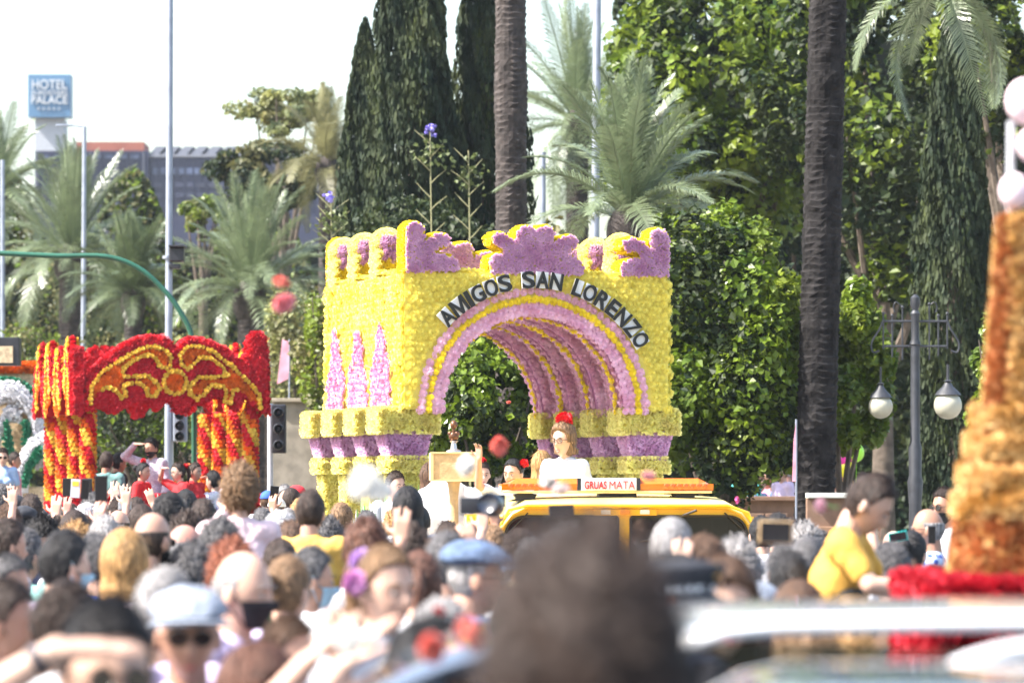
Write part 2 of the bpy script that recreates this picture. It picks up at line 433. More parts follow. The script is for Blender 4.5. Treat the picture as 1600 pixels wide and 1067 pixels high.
def ring_trunk(t, c, tr, r_, z0=0, step=.1, m=None, bulge=None):
    """palm trunk with the stubs of old leaf bases as rings"""
    prof = []; z = z0; V = []; F = []; seg = 22; i = 0
    zs = []
    while z < c.z: zs += [(z, 1.0), (z+step*.72, 1.05), (z+step*.8, 1.0)]; z += step
    for z, k in zs:
        u_ = z/max(c.z, .1); x, y = c.x*u_, c.y*u_
        rr = tr*(1.12-.14*u_)*k
        if bulge: rr *= 1+bulge[1]*math.exp(-((z-bulge[0])/bulge[2])**2)
        for j in range(seg):
            a = 6.2832*j/seg; q = rr*(1+.07*noise.noise(Vector((math.cos(a)*2, math.sin(a)*2, z*6)))+(r_.uniform(-.03, .05) if k > 1.02 else 0)); V.append((x+q*math.cos(a), y+q*math.sin(a), z+(.06*noise.noise(Vector((math.cos(a)*3, math.sin(a)*3, z*2)))if k > 1.02 else 0)))
    for i in range(len(zs)-1):
        for j in range(seg): a, b_ = i*seg+j, i*seg+(j+1) % seg; F.append((a, b_, b_+seg, a+seg))
    link('trunk', mesh('trunk', V, F, [m or palmbark]), t)

def base_at(X, D): p = at(X, 0, D); return (p.x, D, 0)
def zof(Y, D): return CAMH+(HORY-Y)/FPX*D

# palms (photo column, distance, crown row)
palm('tall shaggy date palm beneath the blue hotel sign', base_at(-5, 100), zof(305, 100), 'far', 2.4, frond_g, 48, .22, -30, 80, 1)
palm('full green date palm behind the green traffic light arm', base_at(112, 95), zof(405, 95), 'full', 2.9, frond_g, 72, .3, -25, 84, 2)
palm('small date palm in the hedge just left of the tall grey camera pole', base_at(208, 88), zof(468, 88), 'mid', 1.9, frond_d, 44, .2, -10, 84, 3)
palm('broad grey green date palm behind the right end of the red float', base_at(392, 84), zof(462, 84), 'big', 2.6, frond_g, 64, .28, -15, 80, 4)
palm('yellowing palm with hanging dead fronds left of the cypresses', base_at(512, 88), zof(262, 88), 'dry', 1.9, frond_y, 26, .2, -35, 80, 5)
palm('tall olive palm rising behind the grey pole above the flower castle', base_at(902, 84), zof(195, 84), 'big', 2.3, frond_g, 52, .24, -50, 84, 6)
palm('wide silver fronded palm directly behind the top of the flower castle', base_at(985, 52), zof(352, 52), 'near', 2.15, frond_g, 44, .22, 12, 86, 7, .34)
p = palm('palm whose long drooping fronds hang in from the top right', base_at(1475, 50), zof(-25, 50), 'near', 2.15, frond_g, 26, .24, -45, 70, 8, .34, trunk=False)
# the two bare palm trunks that run out of the top of the picture
for X0, X1, D, w_, lab, bl in ((800, 798, 54, .205, 'bare dark palm trunk beside the cypresses, rising out of the top of the picture', (zof(140, 54), .10, .5)),
                       (1267, 1292, 46, .215, 'thick black ringed palm trunk between the orange tree and the street lantern', None)):
    t = thing('palm_tree', base_at(X0, D), lab, 'palm tree'); top = zof(-260, D)
    ring_trunk(t, Vector(((X1-X0)/FPX*D*1.35, 0, top)), w_, random.Random(X0), m=palmbark if X0 < 1000 else mat('dark_palm_bark', (.014, .012, .012), .95, .4, 7, bump=.8, bscale=20, spec=.2), bulge=bl, step=.085)

# cypresses
def cypress(label, X, D, ytop, ww, n, seed, lean=0):
    t = thing('cypress_tree', base_at(X, D), label, 'cypress'); r_ = np.random.default_rng(seed)
    H = zof(ytop, D); wood([(0,0,0), (0,0,H*.5), (lean, 0, H*.95)], [.16, .12, .03], t)
    ph = r_.uniform(0, 6.28, n); u_ = r_.uniform(.02, 1, n)**.85
    z = u_*H; prof = ww*np.clip(np.minimum(1, (1-u_)*2.1)**.6, .02, 1)*(.72+.28*np.minimum(1, u_*4))
    k = np.floor(ph*3+z*1.3)                         # vertical sprays give clumps
    lump = .80+.2*np.sin(ph*5+z*1.7+seed)*np.sin(z*3.1+ph*2)+.08*np.sin(ph*11+z*6)
    rad = prof*lump*(.62+.38*r_.uniform(0, 1, n)**.5)
    P = np.stack([rad*np.cos(ph)+lean*u_, rad*np.sin(ph), z], 1)
    Nn = np.stack([np.cos(ph), np.sin(ph), np.full(n, .35)], 1)+r_.normal(0, .5, (n, 3))
    S = np.stack([.028*r_.uniform(.6, 1.5, n), .03*r_.uniform(.6, 1.3, n), .062*r_.uniform(.6, 1.3, n)], 1)
    sp = (np.array([(-.5,0,-.6),(.5,0,-.6),(.75,.25,.6),(0,.1,1.6),(-.75,.25,.6)]), np.array([(0,1,2,3,4)]))
    V, F = sp; M = frames(np.cross(np.cross(Nn, [0,0,1.]), Nn)+np.array([0,0,1.5]), r_.uniform(0, 6.28, n))
    W = np.einsum('nij,nvj->nvi', M, V[None]*S[:, None, :]*np.array([1,1,1.]))+P[:, None]
    FF = (F[None]+(np.arange(n)*5)[:, None, None]).reshape(-1, 5)
    link('crown', mesh('crown', W.reshape(-1, 3), FF, [lf_cyp, leafmat('cypress_needle_light', (.035, .065, .022), .2, .7, .4, .3)], (np.sin(ph*4+z*1.2+seed)+r_.normal(0, .6, n) > 1.25).astype(int)), t)
cypress('slim cypress with pointed tip, leftmost of the cypress group', 560, 66, 35, .70, 30000, 21, .12)
cypress('broadest dark cypress in the middle of the group', 645, 63, -260, .98, 60000, 22)
cypress('dark cypress tucked against the bare palm trunk', 762, 64, -240, .82, 42000, 23)
cypress('small dark cypress in the shade low behind the broad one', 704, 67, 200, .62, 16000, 24)

# broadleaf trees far left
broadleaf('airy pale green tree top against the sky left of the cypresses', base_at(445, 100), zof(280, 100), (0, 0, zof(178, 100)), (1.25, 1.2, .85), 4200, .13, [lf_pale, lf_pale, lf_olive], 26, 31, spread=.3, shell=.3)
broadleaf('round grey green tree in front of the dark hotel building', base_at(415, 96), zof(400, 96), (0, 0, zof(275, 96)), (1.35, 1.2, .85), 4200, .14, [lf_olive, lf_dark], 34, 32)
broadleaf('light leafy bush top beside the traffic camera', base_at(318, 92), zof(420, 92), (0, 0, zof(345, 92)), (.55, .6, .55), 1500, .13, [lf_pale, lf_bright], 16, 33)
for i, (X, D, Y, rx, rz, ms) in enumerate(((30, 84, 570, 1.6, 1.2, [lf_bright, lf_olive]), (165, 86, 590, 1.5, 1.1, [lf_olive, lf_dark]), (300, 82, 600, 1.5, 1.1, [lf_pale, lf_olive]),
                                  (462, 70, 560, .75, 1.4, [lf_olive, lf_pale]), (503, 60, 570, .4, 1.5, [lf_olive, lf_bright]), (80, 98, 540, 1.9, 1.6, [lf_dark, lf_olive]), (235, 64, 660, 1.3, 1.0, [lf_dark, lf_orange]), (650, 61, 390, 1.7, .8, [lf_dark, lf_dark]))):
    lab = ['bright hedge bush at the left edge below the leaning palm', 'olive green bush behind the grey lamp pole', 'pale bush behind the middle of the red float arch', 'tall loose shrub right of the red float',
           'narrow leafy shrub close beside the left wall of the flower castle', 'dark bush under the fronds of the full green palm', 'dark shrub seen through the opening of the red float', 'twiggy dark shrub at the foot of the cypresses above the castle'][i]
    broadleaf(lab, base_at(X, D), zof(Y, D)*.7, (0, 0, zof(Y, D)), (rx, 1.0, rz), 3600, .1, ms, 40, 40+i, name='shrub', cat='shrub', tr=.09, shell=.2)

# right-hand side: plane trees, dark wall of foliage, orange trees
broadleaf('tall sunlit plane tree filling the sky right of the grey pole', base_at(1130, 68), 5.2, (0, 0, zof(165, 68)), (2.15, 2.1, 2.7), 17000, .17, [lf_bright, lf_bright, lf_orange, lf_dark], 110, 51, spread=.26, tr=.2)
broadleaf('shaded plane tree behind the thick black palm trunk', base_at(1380, 64), 5.0, (0, 0, zof(190, 64)), (2.0, 2.0, 3.2), 12000, .16, [lf_dark, lf_dark, lf_dark, lf_dark, lf_bright], 80, 52, spread=.26, tr=.2)  # mostly dark leaves: shade of the big tree put into the colour
broadleaf('leafy tree at the top right corner behind the orange tower', base_at(1590, 60), 5.0, (0, 0, zof(60, 60)), (1.4, 1.6, 1.7), 5200, .16, [lf_dark, lf_bright], 50, 53, spread=.26, tr=.2)
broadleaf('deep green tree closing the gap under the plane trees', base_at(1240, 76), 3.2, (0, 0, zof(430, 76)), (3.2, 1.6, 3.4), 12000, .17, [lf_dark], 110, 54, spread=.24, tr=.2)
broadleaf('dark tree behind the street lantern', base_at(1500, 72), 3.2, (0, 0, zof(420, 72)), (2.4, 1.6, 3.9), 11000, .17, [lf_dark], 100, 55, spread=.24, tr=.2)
broadleaf('low dark tree behind the arch of the flower castle', base_at(820, 66), 2.2, (0, 0, zof(560, 66)), (3.0, 1.4, 2.2), 9000, .15, [lf_dark, lf_olive], 80, 56, spread=.24, tr=.2)
cypress('wide black cypress behind the street lantern globes', 1492, 58, -20, .75, 24000, 25)
def hedge(label, X0, X1, D, Y0, n, ms, seed, size=.17, dep=1.2):
    t = thing('tall_hedge', base_at((X0+X1)/2, D), label, 'hedge'); q = np.random.default_rng(seed); hw = (X1-X0)/2/FPX*D; H = zof(Y0, D)
    x = q.uniform(-hw, hw, n); z = q.uniform(0, 1, n)**.9*H; top = H*(.86+.14*np.sin(x*1.7+seed)); z = np.minimum(z, top)
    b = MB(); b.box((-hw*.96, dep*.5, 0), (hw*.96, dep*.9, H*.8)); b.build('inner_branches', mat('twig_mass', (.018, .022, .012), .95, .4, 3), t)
    y = dep*.5-np.abs(q.normal(0, dep*.25, n))-.25*np.sin(x*2.3+z*1.4+seed)
    batch('foliage', LEAF2, np.stack([x, y, z], 1), q.normal(0, .6, (n, 3))+np.array([-.2, -.6, .5]), size*q.uniform(.6, 1.3, n), q.integers(0, len(ms), n), ms, t, kind=None)
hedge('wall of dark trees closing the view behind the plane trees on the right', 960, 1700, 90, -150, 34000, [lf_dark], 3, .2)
hedge('olive green belt of trees behind the palms on the left', -60, 540, 112, 262, 30000, [lf_olive, lf_orange, lf_dark], 9, .21)
hedge('dark hedge closing the view low behind the flower castle', 560, 960, 88, 430, 9000, [lf_dark, lf_olive], 5, .17)
OR = ('orange_tree', 'orange tree')
broadleaf('glossy orange tree seen through the castle arch', base_at(765, 45), 1.7, (0, 0, zof(625, 45)), (.9, .9, 1.0), 11000, .088, [lf_orange, lf_dark, lf_orange], 70, 61, name=OR[0], cat=OR[1], tr=.09, spread=.27)
broadleaf('big glossy orange tree just right of the flower castle', base_at(1125, 47), 1.7, (0, 0, zof(545, 47)), (1.12, 1.1, 1.5), 26000, .1, [lf_orange, lf_orange, lf_bright, lf_dark], 46, 62, name=OR[0], cat=OR[1], tr=.11, spread=.40, flat=.8, shell=.62)
broadleaf('yellow green orange tree between the black palm trunk and the lantern', base_at(1315, 48), 1.7, (0, 0, zof(580, 48)), (.66, .7, 1.2), 10500, .095, [lf_orange, lf_bright], 26, 63, name=OR[0], cat=OR[1], tr=.09, spread=.3)
broadleaf('small orange tree branch tips beside the orange flower tower', base_at(1572, 41), 1.7, (0, 0, zof(590, 41)), (.42, .5, .8), 2600, .08, [lf_orange, lf_bright], 26, 64, name=OR[0], cat=OR[1], tr=.07, spread=.3)
broadleaf('clipped orange tree standing behind the left half of the arch', base_at(965, 55), 1.9, (0, 0, zof(520, 55)), (1.0, .9, 1.2), 6000, .1, [lf_orange, lf_dark], 50, 65, name=OR[0], cat=OR[1], tr=.1, spread=.28)
# thistle-like stalks above the castle wall
stalk = mat('dry_stalk', (.28, .27, .14), .8)
for i, (X, Y0, Y1, lab) in enumerate(((672, 205, 360, 'flowering stalk with violet bloom rising in front of the broad cypress'), (732, 235, 365, 'thin dry stalk rising above the castle between the cypresses'), (517, 310, 380, 'short stalk with violet bloom left of the cypresses'))):
    D = 58; t = thing('flower_stalk', base_at(X, D), lab, 'plant'); b = MB(); zt = zof(Y0, D)
    b.tube([(0,0,0), (.05,0,zt*.5), (0,0,zt)], [.02, .015, .008], 6)
    for k in range(8):
        z = zof(Y1, D)+(zt-zof(Y1, D))*k/7.5; s_ = (-1)**k; b.tube([(0,0,z-.1), (s_*.1, 0, z), (s_*(.2+.08*random.random()), .03, z+.12)], [.01, .008, .004], 5)
    b.build('stem', stalk, t)
    batch('leaf', LEAF2, rng.normal(0, 1, (60, 3))*np.array([.14, .08, .12])+np.array([0, 0, zt-.35]), rng.normal(0, 1, (60, 3)), .09, 0, [mat('stalk_leaf', (.10, .13, .035), .5, trans=.3)], t)
    if i != 1: batch('bloom', TUFT, rng.normal(0, .035, (14, 3))+np.array([0, 0, zt+.02]), rng.normal(0, 1, (14, 3)), .05, 0, [mat('violet_petal', (.35, .3, .75), .6)], t)

# ------------------------------------------------------------------ far building and hotel sign
D = 300
navy = mat('dark_facade', (.010, .014, .048), .5, .15, .3); brickm = mat('brick_red', (.24, .075, .05), .8, .15, 1); louv = mat('roof_louvre', (.17, .18, .22), .5)
paleg = mat('lift_tower', (.36, .38, .42), .7); winm = mat('far_window', (.06, .08, .15), .3, .3, .6)
def fx(X, Dd=D): return (X-800)/FPX*Dd
t = thing('hotel_building', (fx(250), D, 0), 'long dark blue hotel building behind the palms', 'building')
def bb(X0, Y0, X1, Y1, y0, y1, name, m, grow=0):
    b = MB(); b.box((fx(X0)-fx(250), y0, zof(Y1, D)), (fx(X1)-fx(250), y1, zof(Y0, D))); return b.build(name, m, t)
b = MB(); b.box((fx(55)-fx(250), 0, 0), (fx(232)-fx(250), 14, zof(236, D))); b.box((fx(232)-fx(250), .4, 0), (fx(600)-fx(250), 14, zof(244, D))); b.build('wall', navy, t)
for k in range(21): bb(58+k*8.3, 238, 59+k*8.3, 330, -.12, -.01, 'facade_fin', louv if k % 5 == 0 else navy)
for k in range(24): bb(234+k*11, 246, 235+k*11, 330, .28, .39, 'facade_fin', navy)
for k in range(14):
    bb(238+k*13, 262, 248+k*13, 272, .3, .395, 'window', winm)
for k in range(8): bb(64+k*20, 243, 78+k*20, 248, -.1, -.005, 'window', winm)
for r_ in range(3):
    for k in range(20): bb(70+k*17, 285+r_*16, 82+k*17, 292+r_*16, -.1 if 70+k*17 < 215 else .3, -.005 if 70+k*17 < 215 else .395, 'window', mat('dull_window', (.03, .035, .07), .4, .2, .6))
for k in range(11):
    X = 228+k*22; b = MB(); b.prism([(fx(X)-fx(250), zof(243, D)), (fx(X+15)-fx(250), zof(243, D)), (fx(X+29)-fx(250), zof(227, D)), (fx(X+14)-fx(250), zof(227, D))], 1.0, 5); b.build('roof_panel', louv, t)
b = MB(); b.box((fx(228)-fx(250), .2, zof(245, D)), (fx(520)-fx(250), 7, zof(241, D))); b.build('roof_edge', louv, t)
bb(118, 221, 224, 236, .5, 5, 'brick_house', brickm)
for i in range(4):
    for j in range(3): bb(116+i*4, 240+j*6, 118.5+i*4, 243.5+j*6, -.3, -.01, 'tile', brickm)
D = 316; t = thing('hotel_sign', (fx(77, D), D, 0), 'pale blue hotel sign on a white tower above the dark building', 'sign'); sb_ = t
b = MB(); b.box((fx(52, D)-fx(77, D), 1, 0), (fx(97, D)-fx(77, D), 4, zof(183, D))); b.build('tower', paleg, t)
b = MB(); b.box((fx(43, D)-fx(77, D), .2, zof(183, D)), (fx(110, D)-fx(77, D), 2, zof(116, D)), .03); b.build('sign_board', mat('sign_blue', (.075, .17, .29), .4, .06), t)
wt = mat('sign_white', (.45, .48, .52), .5)
for s_, Y, sz, of in (('HOTEL', 132, 1.02, .012), ('EUROSTARS', 145, .52, .004), ('PALACE', 156, .92, .012)):
    tw, th = {'HOTEL': (55, 15), 'EUROSTARS': (56, 7), 'PALACE': (57, 13)}[s_]
    me = fit(text_mesh(s_, sz, .04, of, 'lettering'), tw/FPX*D, th/FPX*D); me.materials.append(wt)
    link('lettering', me, t, (0, .1, zof(Y, D)), (R(90), 0, 0))
for k in range(5):
    b = MB(); c = (fx(60+k*8, D)-fx(77, D), zof(170, D)); b.prism([(c[0]+(.13 if i % 2 == 0 else .055)*math.sin(i*R(36)), c[1]+(.13 if i % 2 == 0 else .055)*math.cos(i*R(36))) for i in range(10)], .08, .18); b.build('star', wt, t, tri=True)

# ------------------------------------------------------------------ poles and street furniture
galv = mat('galvanised_steel', (.30, .33, .40), .45, .12, 4, metal=.4); grn = mat('dark_green_paint', (.02, .10, .06), .35, .15, 4); blk = mat('black_plastic', (.02, .02, .025), .4)
iron = mat('grey_iron', (.028, .03, .037), .5, .2, 9)
def pole(label, X, D, ytop, r0, r1, cat='pole', name='pole', Xtop=None):
    t = thing(name, base_at(X, D), label, cat); b = MB(); H = zof(ytop, D); dx = ((Xtop if Xtop else X)-X)/FPX*D
    b.tube([(0,0,0), (dx*.5,0,H*.5), (dx,0,H)], [r0, (r0+r1)/2, r1], 14); b.build('shaft', galv, t, smooth=True); return t, H
t, H = pole('tall grey steel pole with a black traffic camera clamped to it', 262, 56, -90, .062, .045, 'pole', 'camera_pole', 266)
zc = zof(400, 56); b = MB(); b.box((.03, -.12, zc-.09), (.24, .16, zc+.12), .02); b.box((.03, -.2, zc+.12), (.26, .2, zc+.15), .01); b.build('camera_housing', blk, t)
b = MB(); b.box((.02, -.1, zc-.19), (.19, .1, zc-.12), .015); b.build('camera_bracket', blk, t)
b = MB(); b.lathe([(.075, -.02), (.075, .02)], (0, 0, zc-.02)); b.build('clamp', galv, t)
t, H = pole('slim grey street lamp with a short arm near the hotel sign', 128, 92, 198, .07, .05, 'street lamp', 'street_lamp', 132)
b = MB(); b.tube([(.06, 0, H-.02), (-.14, 0, H+.02), (-.3, 0, H+.03)], [.03, .025, .02], 8); b.box((-.62, -.06, H), (-.22, .06, H+.05), .015); b.build('lamp_head', galv, t)
pole('grey pole at the far left edge of the street', 4, 90, 250, .06, .05)
pole('tall grey pole between the olive palm and the silver palm', 925, 60, -90, .075, .06, Xtop=934)
pole('short grey pole right of the bare palm trunk', 848, 62, 238, .055, .05)
t = thing('traffic_light_mast', base_at(303, 52), 'dark green curved traffic light arm sweeping in from the left edge', 'traffic light'); D = 52
ln = smoothline([((x-303)/FPX*D, zof(y, D)) for x, y in ((-60, 394), (0, 396), (90, 400), (165, 401), (215, 418), (255, 452), (282, 488), (300, 530), (303, 620))]+[(0, 0)], 5)
b = MB(); b.tube([(p_[0], 0, p_[1]) for p_ in ln], .036, 12); b.build('arm', grn, t, smooth=True)
def signal(label, X, D, y0, y1, w_, m, px=None, facing=1):
    t = thing('traffic_light', base_at(X, D), label, 'traffic light'); z0, z1 = zof(y1, D), zof(y0, D); hw = w_/2
    b = MB(); b.tube([((px or 0), .1, 0), ((px or 0), .1, z1+.02)], .04, 12); b.build('post', mat('pale_post', (.5, .52, .56), .5), t, smooth=True)
    b = MB(); b.box((-hw, -.1, z0), (hw, .07, z1), .02); b.build('signal_box', m, t)
    for k in range(3):
        zc = z0+(z1-z0)*(k+.5)/3; b = MB(); b.lathe([(hw*.6, 0), (hw*.72, .1), (hw*.6, .12), (hw*.5, 0)], (0,0,0), 14)
        o = b.build('visor', blk, t, loc=(0, -.1, zc), rot=(R(90), 0, 0))
        b = MB(); b.ball((0, -.12, zc), (hw*.5, .02, hw*.5), 12, 6); b.build('lens', mat('lens_dark', (.04, .045, .05), .3), t)
signal('dark traffic light on a pale post right of the red float', 436, 54, 632, 708, .2, blk, -.13)
signal('grey traffic light seen under the red float arch', 282, 56, 640, 690, .2, galv, -.15)
# stone wall left of the castle
stone = [mat('stone_a', (.30, .26, .20), .9, .2, 5, bump=.4), mat('stone_b', (.24, .21, .17), .9, .2, 5, bump=.4), mat('stone_c', (.36, .31, .24), .9, .2, 5, bump=.4)]
def stonewall(label, X0, X1, D, ytop, bh=.16, bl=.32, cap=None, cols=stone):
    x0, x1 = fx(X0, D), fx(X1, D); t = thing('stone_wall', ((x0+x1)/2, D, 0), label, 'wall'); H = zof(ytop, D); hw = (x1-x0)/2
    b = MB(); b.box((-hw, .03, 0), (hw, .3, H)); b.build('wall_core', cols[1], t)
    ms = [None]*3; r_ = random.Random(X0)
    for i in range(3): q = MB(); q.box((-bl/2+.008, -.03, 0), (bl/2-.008, .03, bh-.012), .01); ms[i] = mesh('stone', q.v, q.f, [cols[i]])
    n = 0
    for j in range(int(H/bh)):
        if H-j*bh > 1.6: continue
        x = -hw+(.5 if j % 2 else 1)*bl/2
        while x < hw and n < 280: o = link('stone', ms[r_.randrange(3)], t, (x, r_.uniform(-.006, .008), H-(j+1)*bh)); x += bl; n += 1
    b = MB(); b.box((-hw, -.06, H), (hw, .36, H+.06), .01); b.build('coping', cap or cols[2], t)
stonewall('sunlit stone wall between the traffic light and the castle columns', 425, 560, 60, 628)
stonewall('low reddish wall with pale coping behind the boy in yellow', 1262, 1352, 45, 778, cap=mat('pale_coping', (.55, .55, .5), .8), cols=[mat('red_stone_a', (.26, .15, .09), .9), mat('red_stone_b', (.2, .12, .08), .9), mat('red_stone_c', (.3, .19, .12), .9)])
stonewall('low brown wall in shade behind the truck and under the orange trees', 1130, 1245, 52, 782, cols=[mat('red_stone_b', (.2, .12, .08), .9)]*3)
# pink and white banner against the trunk
t = thing('banner', base_at(1240, 44.5), 'narrow pink and white banner on a pole against the black palm trunk', 'banner'); D = 44.5
b = MB(); b.tube([(.03, 0, 0), (.03, 0, zof(655, D))], .012, 8); b.build('pole', galv, t)
b = MB(); b.prism([(-.015, zof(752, D)), (.022, zof(752, D)), (.03, zof(655, D)), (.0, zof(690, D))], -.01, .01); b.build('banner_cloth', mat('banner_pink', (.75, .35, .45), .7, .3, 3), t)
# street lantern with two globes
D = 46; t = thing('street_lantern', base_at(1430, D), 'ornate grey iron street lantern with two round white globes', 'street lamp')
k = D/FPX; zt = zof(460, D)
b = MB(); b.lathe([(.16, 0), (.16, .25), (.11, .3), (.1, .5), (.13, .55), (.085, .6), (.075, zof(790, D)), (.095, zof(750, D)-.02), (.075, zof(748, D)+.04), (.082, zof(700, D)), (.06, zof(690, D)), (.055, zof(540, D)), (.07, zof(538, D)), (.05, zof(530, D)), (.05, zof(495, D)), (.06, zof(490, D)), (.035, zof(485, D)), (.062, zof(475, D)), (.055, zof(465, D)), (.012, zt)]); b.build('post', iron, t, smooth=True)
b = MB()
for Y in (502, 541): b.tube([(-50*k, 0, zof(Y, D)), (50*k, 0, zof(Y, D))], .014, 8)
for x, ya, yb in ((-36, 493, 558), (-20, 480, 562), (22, 475, 562), (36, 493, 556), (50, 490, 545), (-50, 490, 545)): b.tube([(x*k, 0, zof(yb, D)), (x*k, 0, zof(ya, D))], .011, 7); b.ball((x*k, 0, zof(ya, D)), .02, 8, 6)
for s_ in (-1, 1):
    b.tube([(p_[0], 0, p_[1]) for p_ in smoothline([(s_*50*k, zof(500, D)), (s_*56*k, zof(515, D)), (s_*68*k, zof(535, D)), (s_*66*k, zof(550, D)), (s_*56*k, zof(548, D))], 4)], .013, 7)
    b.tube([(p_[0], 0, p_[1]) for p_ in smoothline([(s_*22*k, zof(478, D)), (s_*30*k, zof(472, D)), (s_*34*k, zof(480, D)), (s_*32*k, zof(488, D))], 4)], .008, 6)
b.build('arms', iron, t, smooth=True)
glob = mat('opal_glass', (.50, .48, .38), .3, .05, 2, trans=.2)  # dimmed cream: shade on the white globes put into the colour
for X, Y, r_ in ((1376, 635, 19), (1481, 633, 22)):
    x = (X-1430)*k; b = MB(); b.ball((x, 0, zof(Y, D)), r_*k, 24, 16); b.build('globe', glob, t, smooth=True)
    b = MB(); b.lathe([(r_*.95*k, 0), (r_*.75*k, 6*k), (r_*.4*k, 13*k), (r_*.2*k, 20*k), (r_*.32*k, 22*k), (r_*.1*k, 24*k), (r_*.1*k, 48*k)], (x, 0, zof(Y-r_*.72, D)), 16); b.build('globe_cap', iron, t, smooth=True)
# ---- thin summer haze: one closed box of air round the camera and the street
hz = MB(); hz.box((-48, -3, -1), (48, 330, 40)); me = mesh('haze', hz.v, hz.f)
hm = bpy.data.materials.new('haze_air'); hm.use_nodes = True; n_, l_ = hm.node_tree.nodes, hm.node_tree.links; n_.remove(n_['Principled BSDF'])
pv = n_.new('ShaderNodeVolumePrincipled'); pv.inputs['Color'].default_value = (.86, .92, 1, 1); pv.inputs['Density'].default_value = .00019; pv.inputs['Anisotropy'].default_value = .3
l_.new(pv.outputs[0], n_['Material Output'].inputs['Volume']); me.materials.append(hm); o = link('haze', me); o['kind'] = 'stuff'
# ------------------------------------------------------------------ flower castle float
def front_frame(Xl, D, ang):
    """returns px->(local x, z) on the float's front plane; local x runs along the front"""
    ax, ay = (Xl-800)/FPX*D, D; ux, uy = math.cos(ang), math.sin(ang)
    def f(X, Y):
        t = (X-800)/FPX; s_ = (t*ay-ax)/(ux-t*uy); return s_, CAMH+(HORY-Y)/FPX*(ay+uy*s_)
    return (ax, ay), f
CA = R(18.2); (cax, cay), cp = front_frame(632, 35, CA)
CW, CL, ZB, ZT = cp(1044, 500)[0], 2.65, 2.60, 3.85
castle = thing('castle_float', (cax, cay, 0), 'big yellow and lilac paper flower castle float with an arch reading AMIGOS SAN LORENZO', 'parade float', rz=CA)
yel = mat('yellow_paper', (.95, .80, .11), .75, .12, 5, trans=.38, tint=(.97, .89, .26)); lil = mat('lilac_paper', (.84, .46, .74), .75, .15, 6, trans=.3, tint=(.90, .64, .84)); pk = mat('pink_paper', (.92, .50, .70), .75, .15, 6, trans=.35, tint=(.95, .66, .80))
cream = mat('pale_yellow_paper', (.97, .86, .34), .8, .1, 8, trans=.4); ylo = mat('deep_yellow_paper', (.90, .70, .03), .7, .12, 6, trans=.25); backy = mat('yellow_backing', (.78, .66, .14), .9); backl = mat('lilac_backing', (.62, .30, .50), .9)
CM = [yel, pk, ylo, lil, cream, mat('mauve_paper', (.76, .27, .50), .75, .2, 6, trans=.2, tint=(.80, .38, .58))]
xc = cp(834, 500)[0]; RO = 1.115
# shell with the vault
def arch_section(y0, y1, rin, name, m, zt=ZT, x0=0, x1=CW, outer=None):
    b = MB(); n = 36; V = []; F = []
    for y in (y0, y1):
        for i in range(n+1):
            a = math.pi*(1-i/n); c, s_ = math.cos(a), math.sin(a); V.append((xc+rin*c, y, ZB+rin*s_))
        for i in range(n+1):
            a = math.pi*(1-i/n); c, s_ = math.cos(a), math.sin(a)
            if outer: V.append((xc+outer*c, y, ZB+outer*s_)); continue
            tx = ((x1-xc) if c > 0 else (xc-x0))/max(abs(c), 1e-6); tz = (zt-ZB)/max(s_, 1e-6); t_ = min(tx, tz); V.append((xc+t_*c, y, ZB+t_*s_))
    k = n+1
    for i in range(n):
        F += [(i, i+1, k+i+1, k+i), (2*k+i+1, 2*k+i, 3*k+i, 3*k+i+1), (i+1, i, 2*k+i, 2*k+i+1), (k+i, k+i+1, 3*k+i+1, 3*k+i)]
    b.add(V, F); return b.build(name, m, castle)
arch_section(0, CL, 1.02, 'wall', backy)
COLY = [.2, .2+.78, .2+1.56, .2+2.34]
for y in COLY: arch_section(y-.17, y+.15, .90, 'arch_rib', backl, outer=1.03)
# front face rosettes, arch rows
P, Nn, S, MI, frt = [], [], [], [], []
def put(p, n, s_, m, f=False): P.append(p); Nn.append(n); S.append(s_); MI.append(m); frt.append(f)
for x, z in hexgrid(.03, CW-.01, ZB+.02, ZT-.0, .066, .1):
    if math.hypot(x-xc, z-ZB) > RO+.045: put((x, -.012, z), (0, -1, .05), .042, 0, True)
for r_, m, s_ in ((1.085, 1, .046), (1.015, 2, .038), (.955, 1, .046), (.90, 1, .042)):
    n = int(math.pi*r_/(s_*1.55))
    for i in range(n+1): a = math.pi*i/n; put((xc+r_*math.cos(a), -.02 if r_ != 1.015 else -.035, ZB+r_*math.sin(a)), (0, -1, 0), s_, m, True)
for q, y0 in enumerate(COLY):
    for dy, m, s_ in ((-.13, 1, .045), (-.06, 2, .048), (.02, 1, .045), (.10, 1, .045)):
        if q == 0 and dy < -.1: dy = -.14
        n = int(math.pi*.89/(s_*1.6))
        for i in range(n+1): a = math.pi*i/n; q_ = .865 if m == 2 else .89; put((xc+q_*math.cos(a), y0+dy, ZB+q_*math.sin(a)), (-math.cos(a), 0, -math.sin(a)), s_, m, False)
    for rr in (.93, .99):
        n = int(math.pi*rr/.07)
        for i in range(n+1):
            a = math.pi*i/n
            if q: put((xc+rr*math.cos(a), y0-.18, ZB+rr*math.sin(a)), (0, -1, 0), .044, 1)
    if q < 3:
        for dy in (.19, .27, .35, .43, .51):
            n = int(math.pi*1.0/.075)
            for i in range(n+1): a = math.pi*(i+.5*(dy > .3))/n; put((xc+1.0*math.cos(a), y0+dy, ZB+1.0*math.sin(a)), (-math.cos(a), 0, -math.sin(a)), .046, 1)
nfront = len(P)
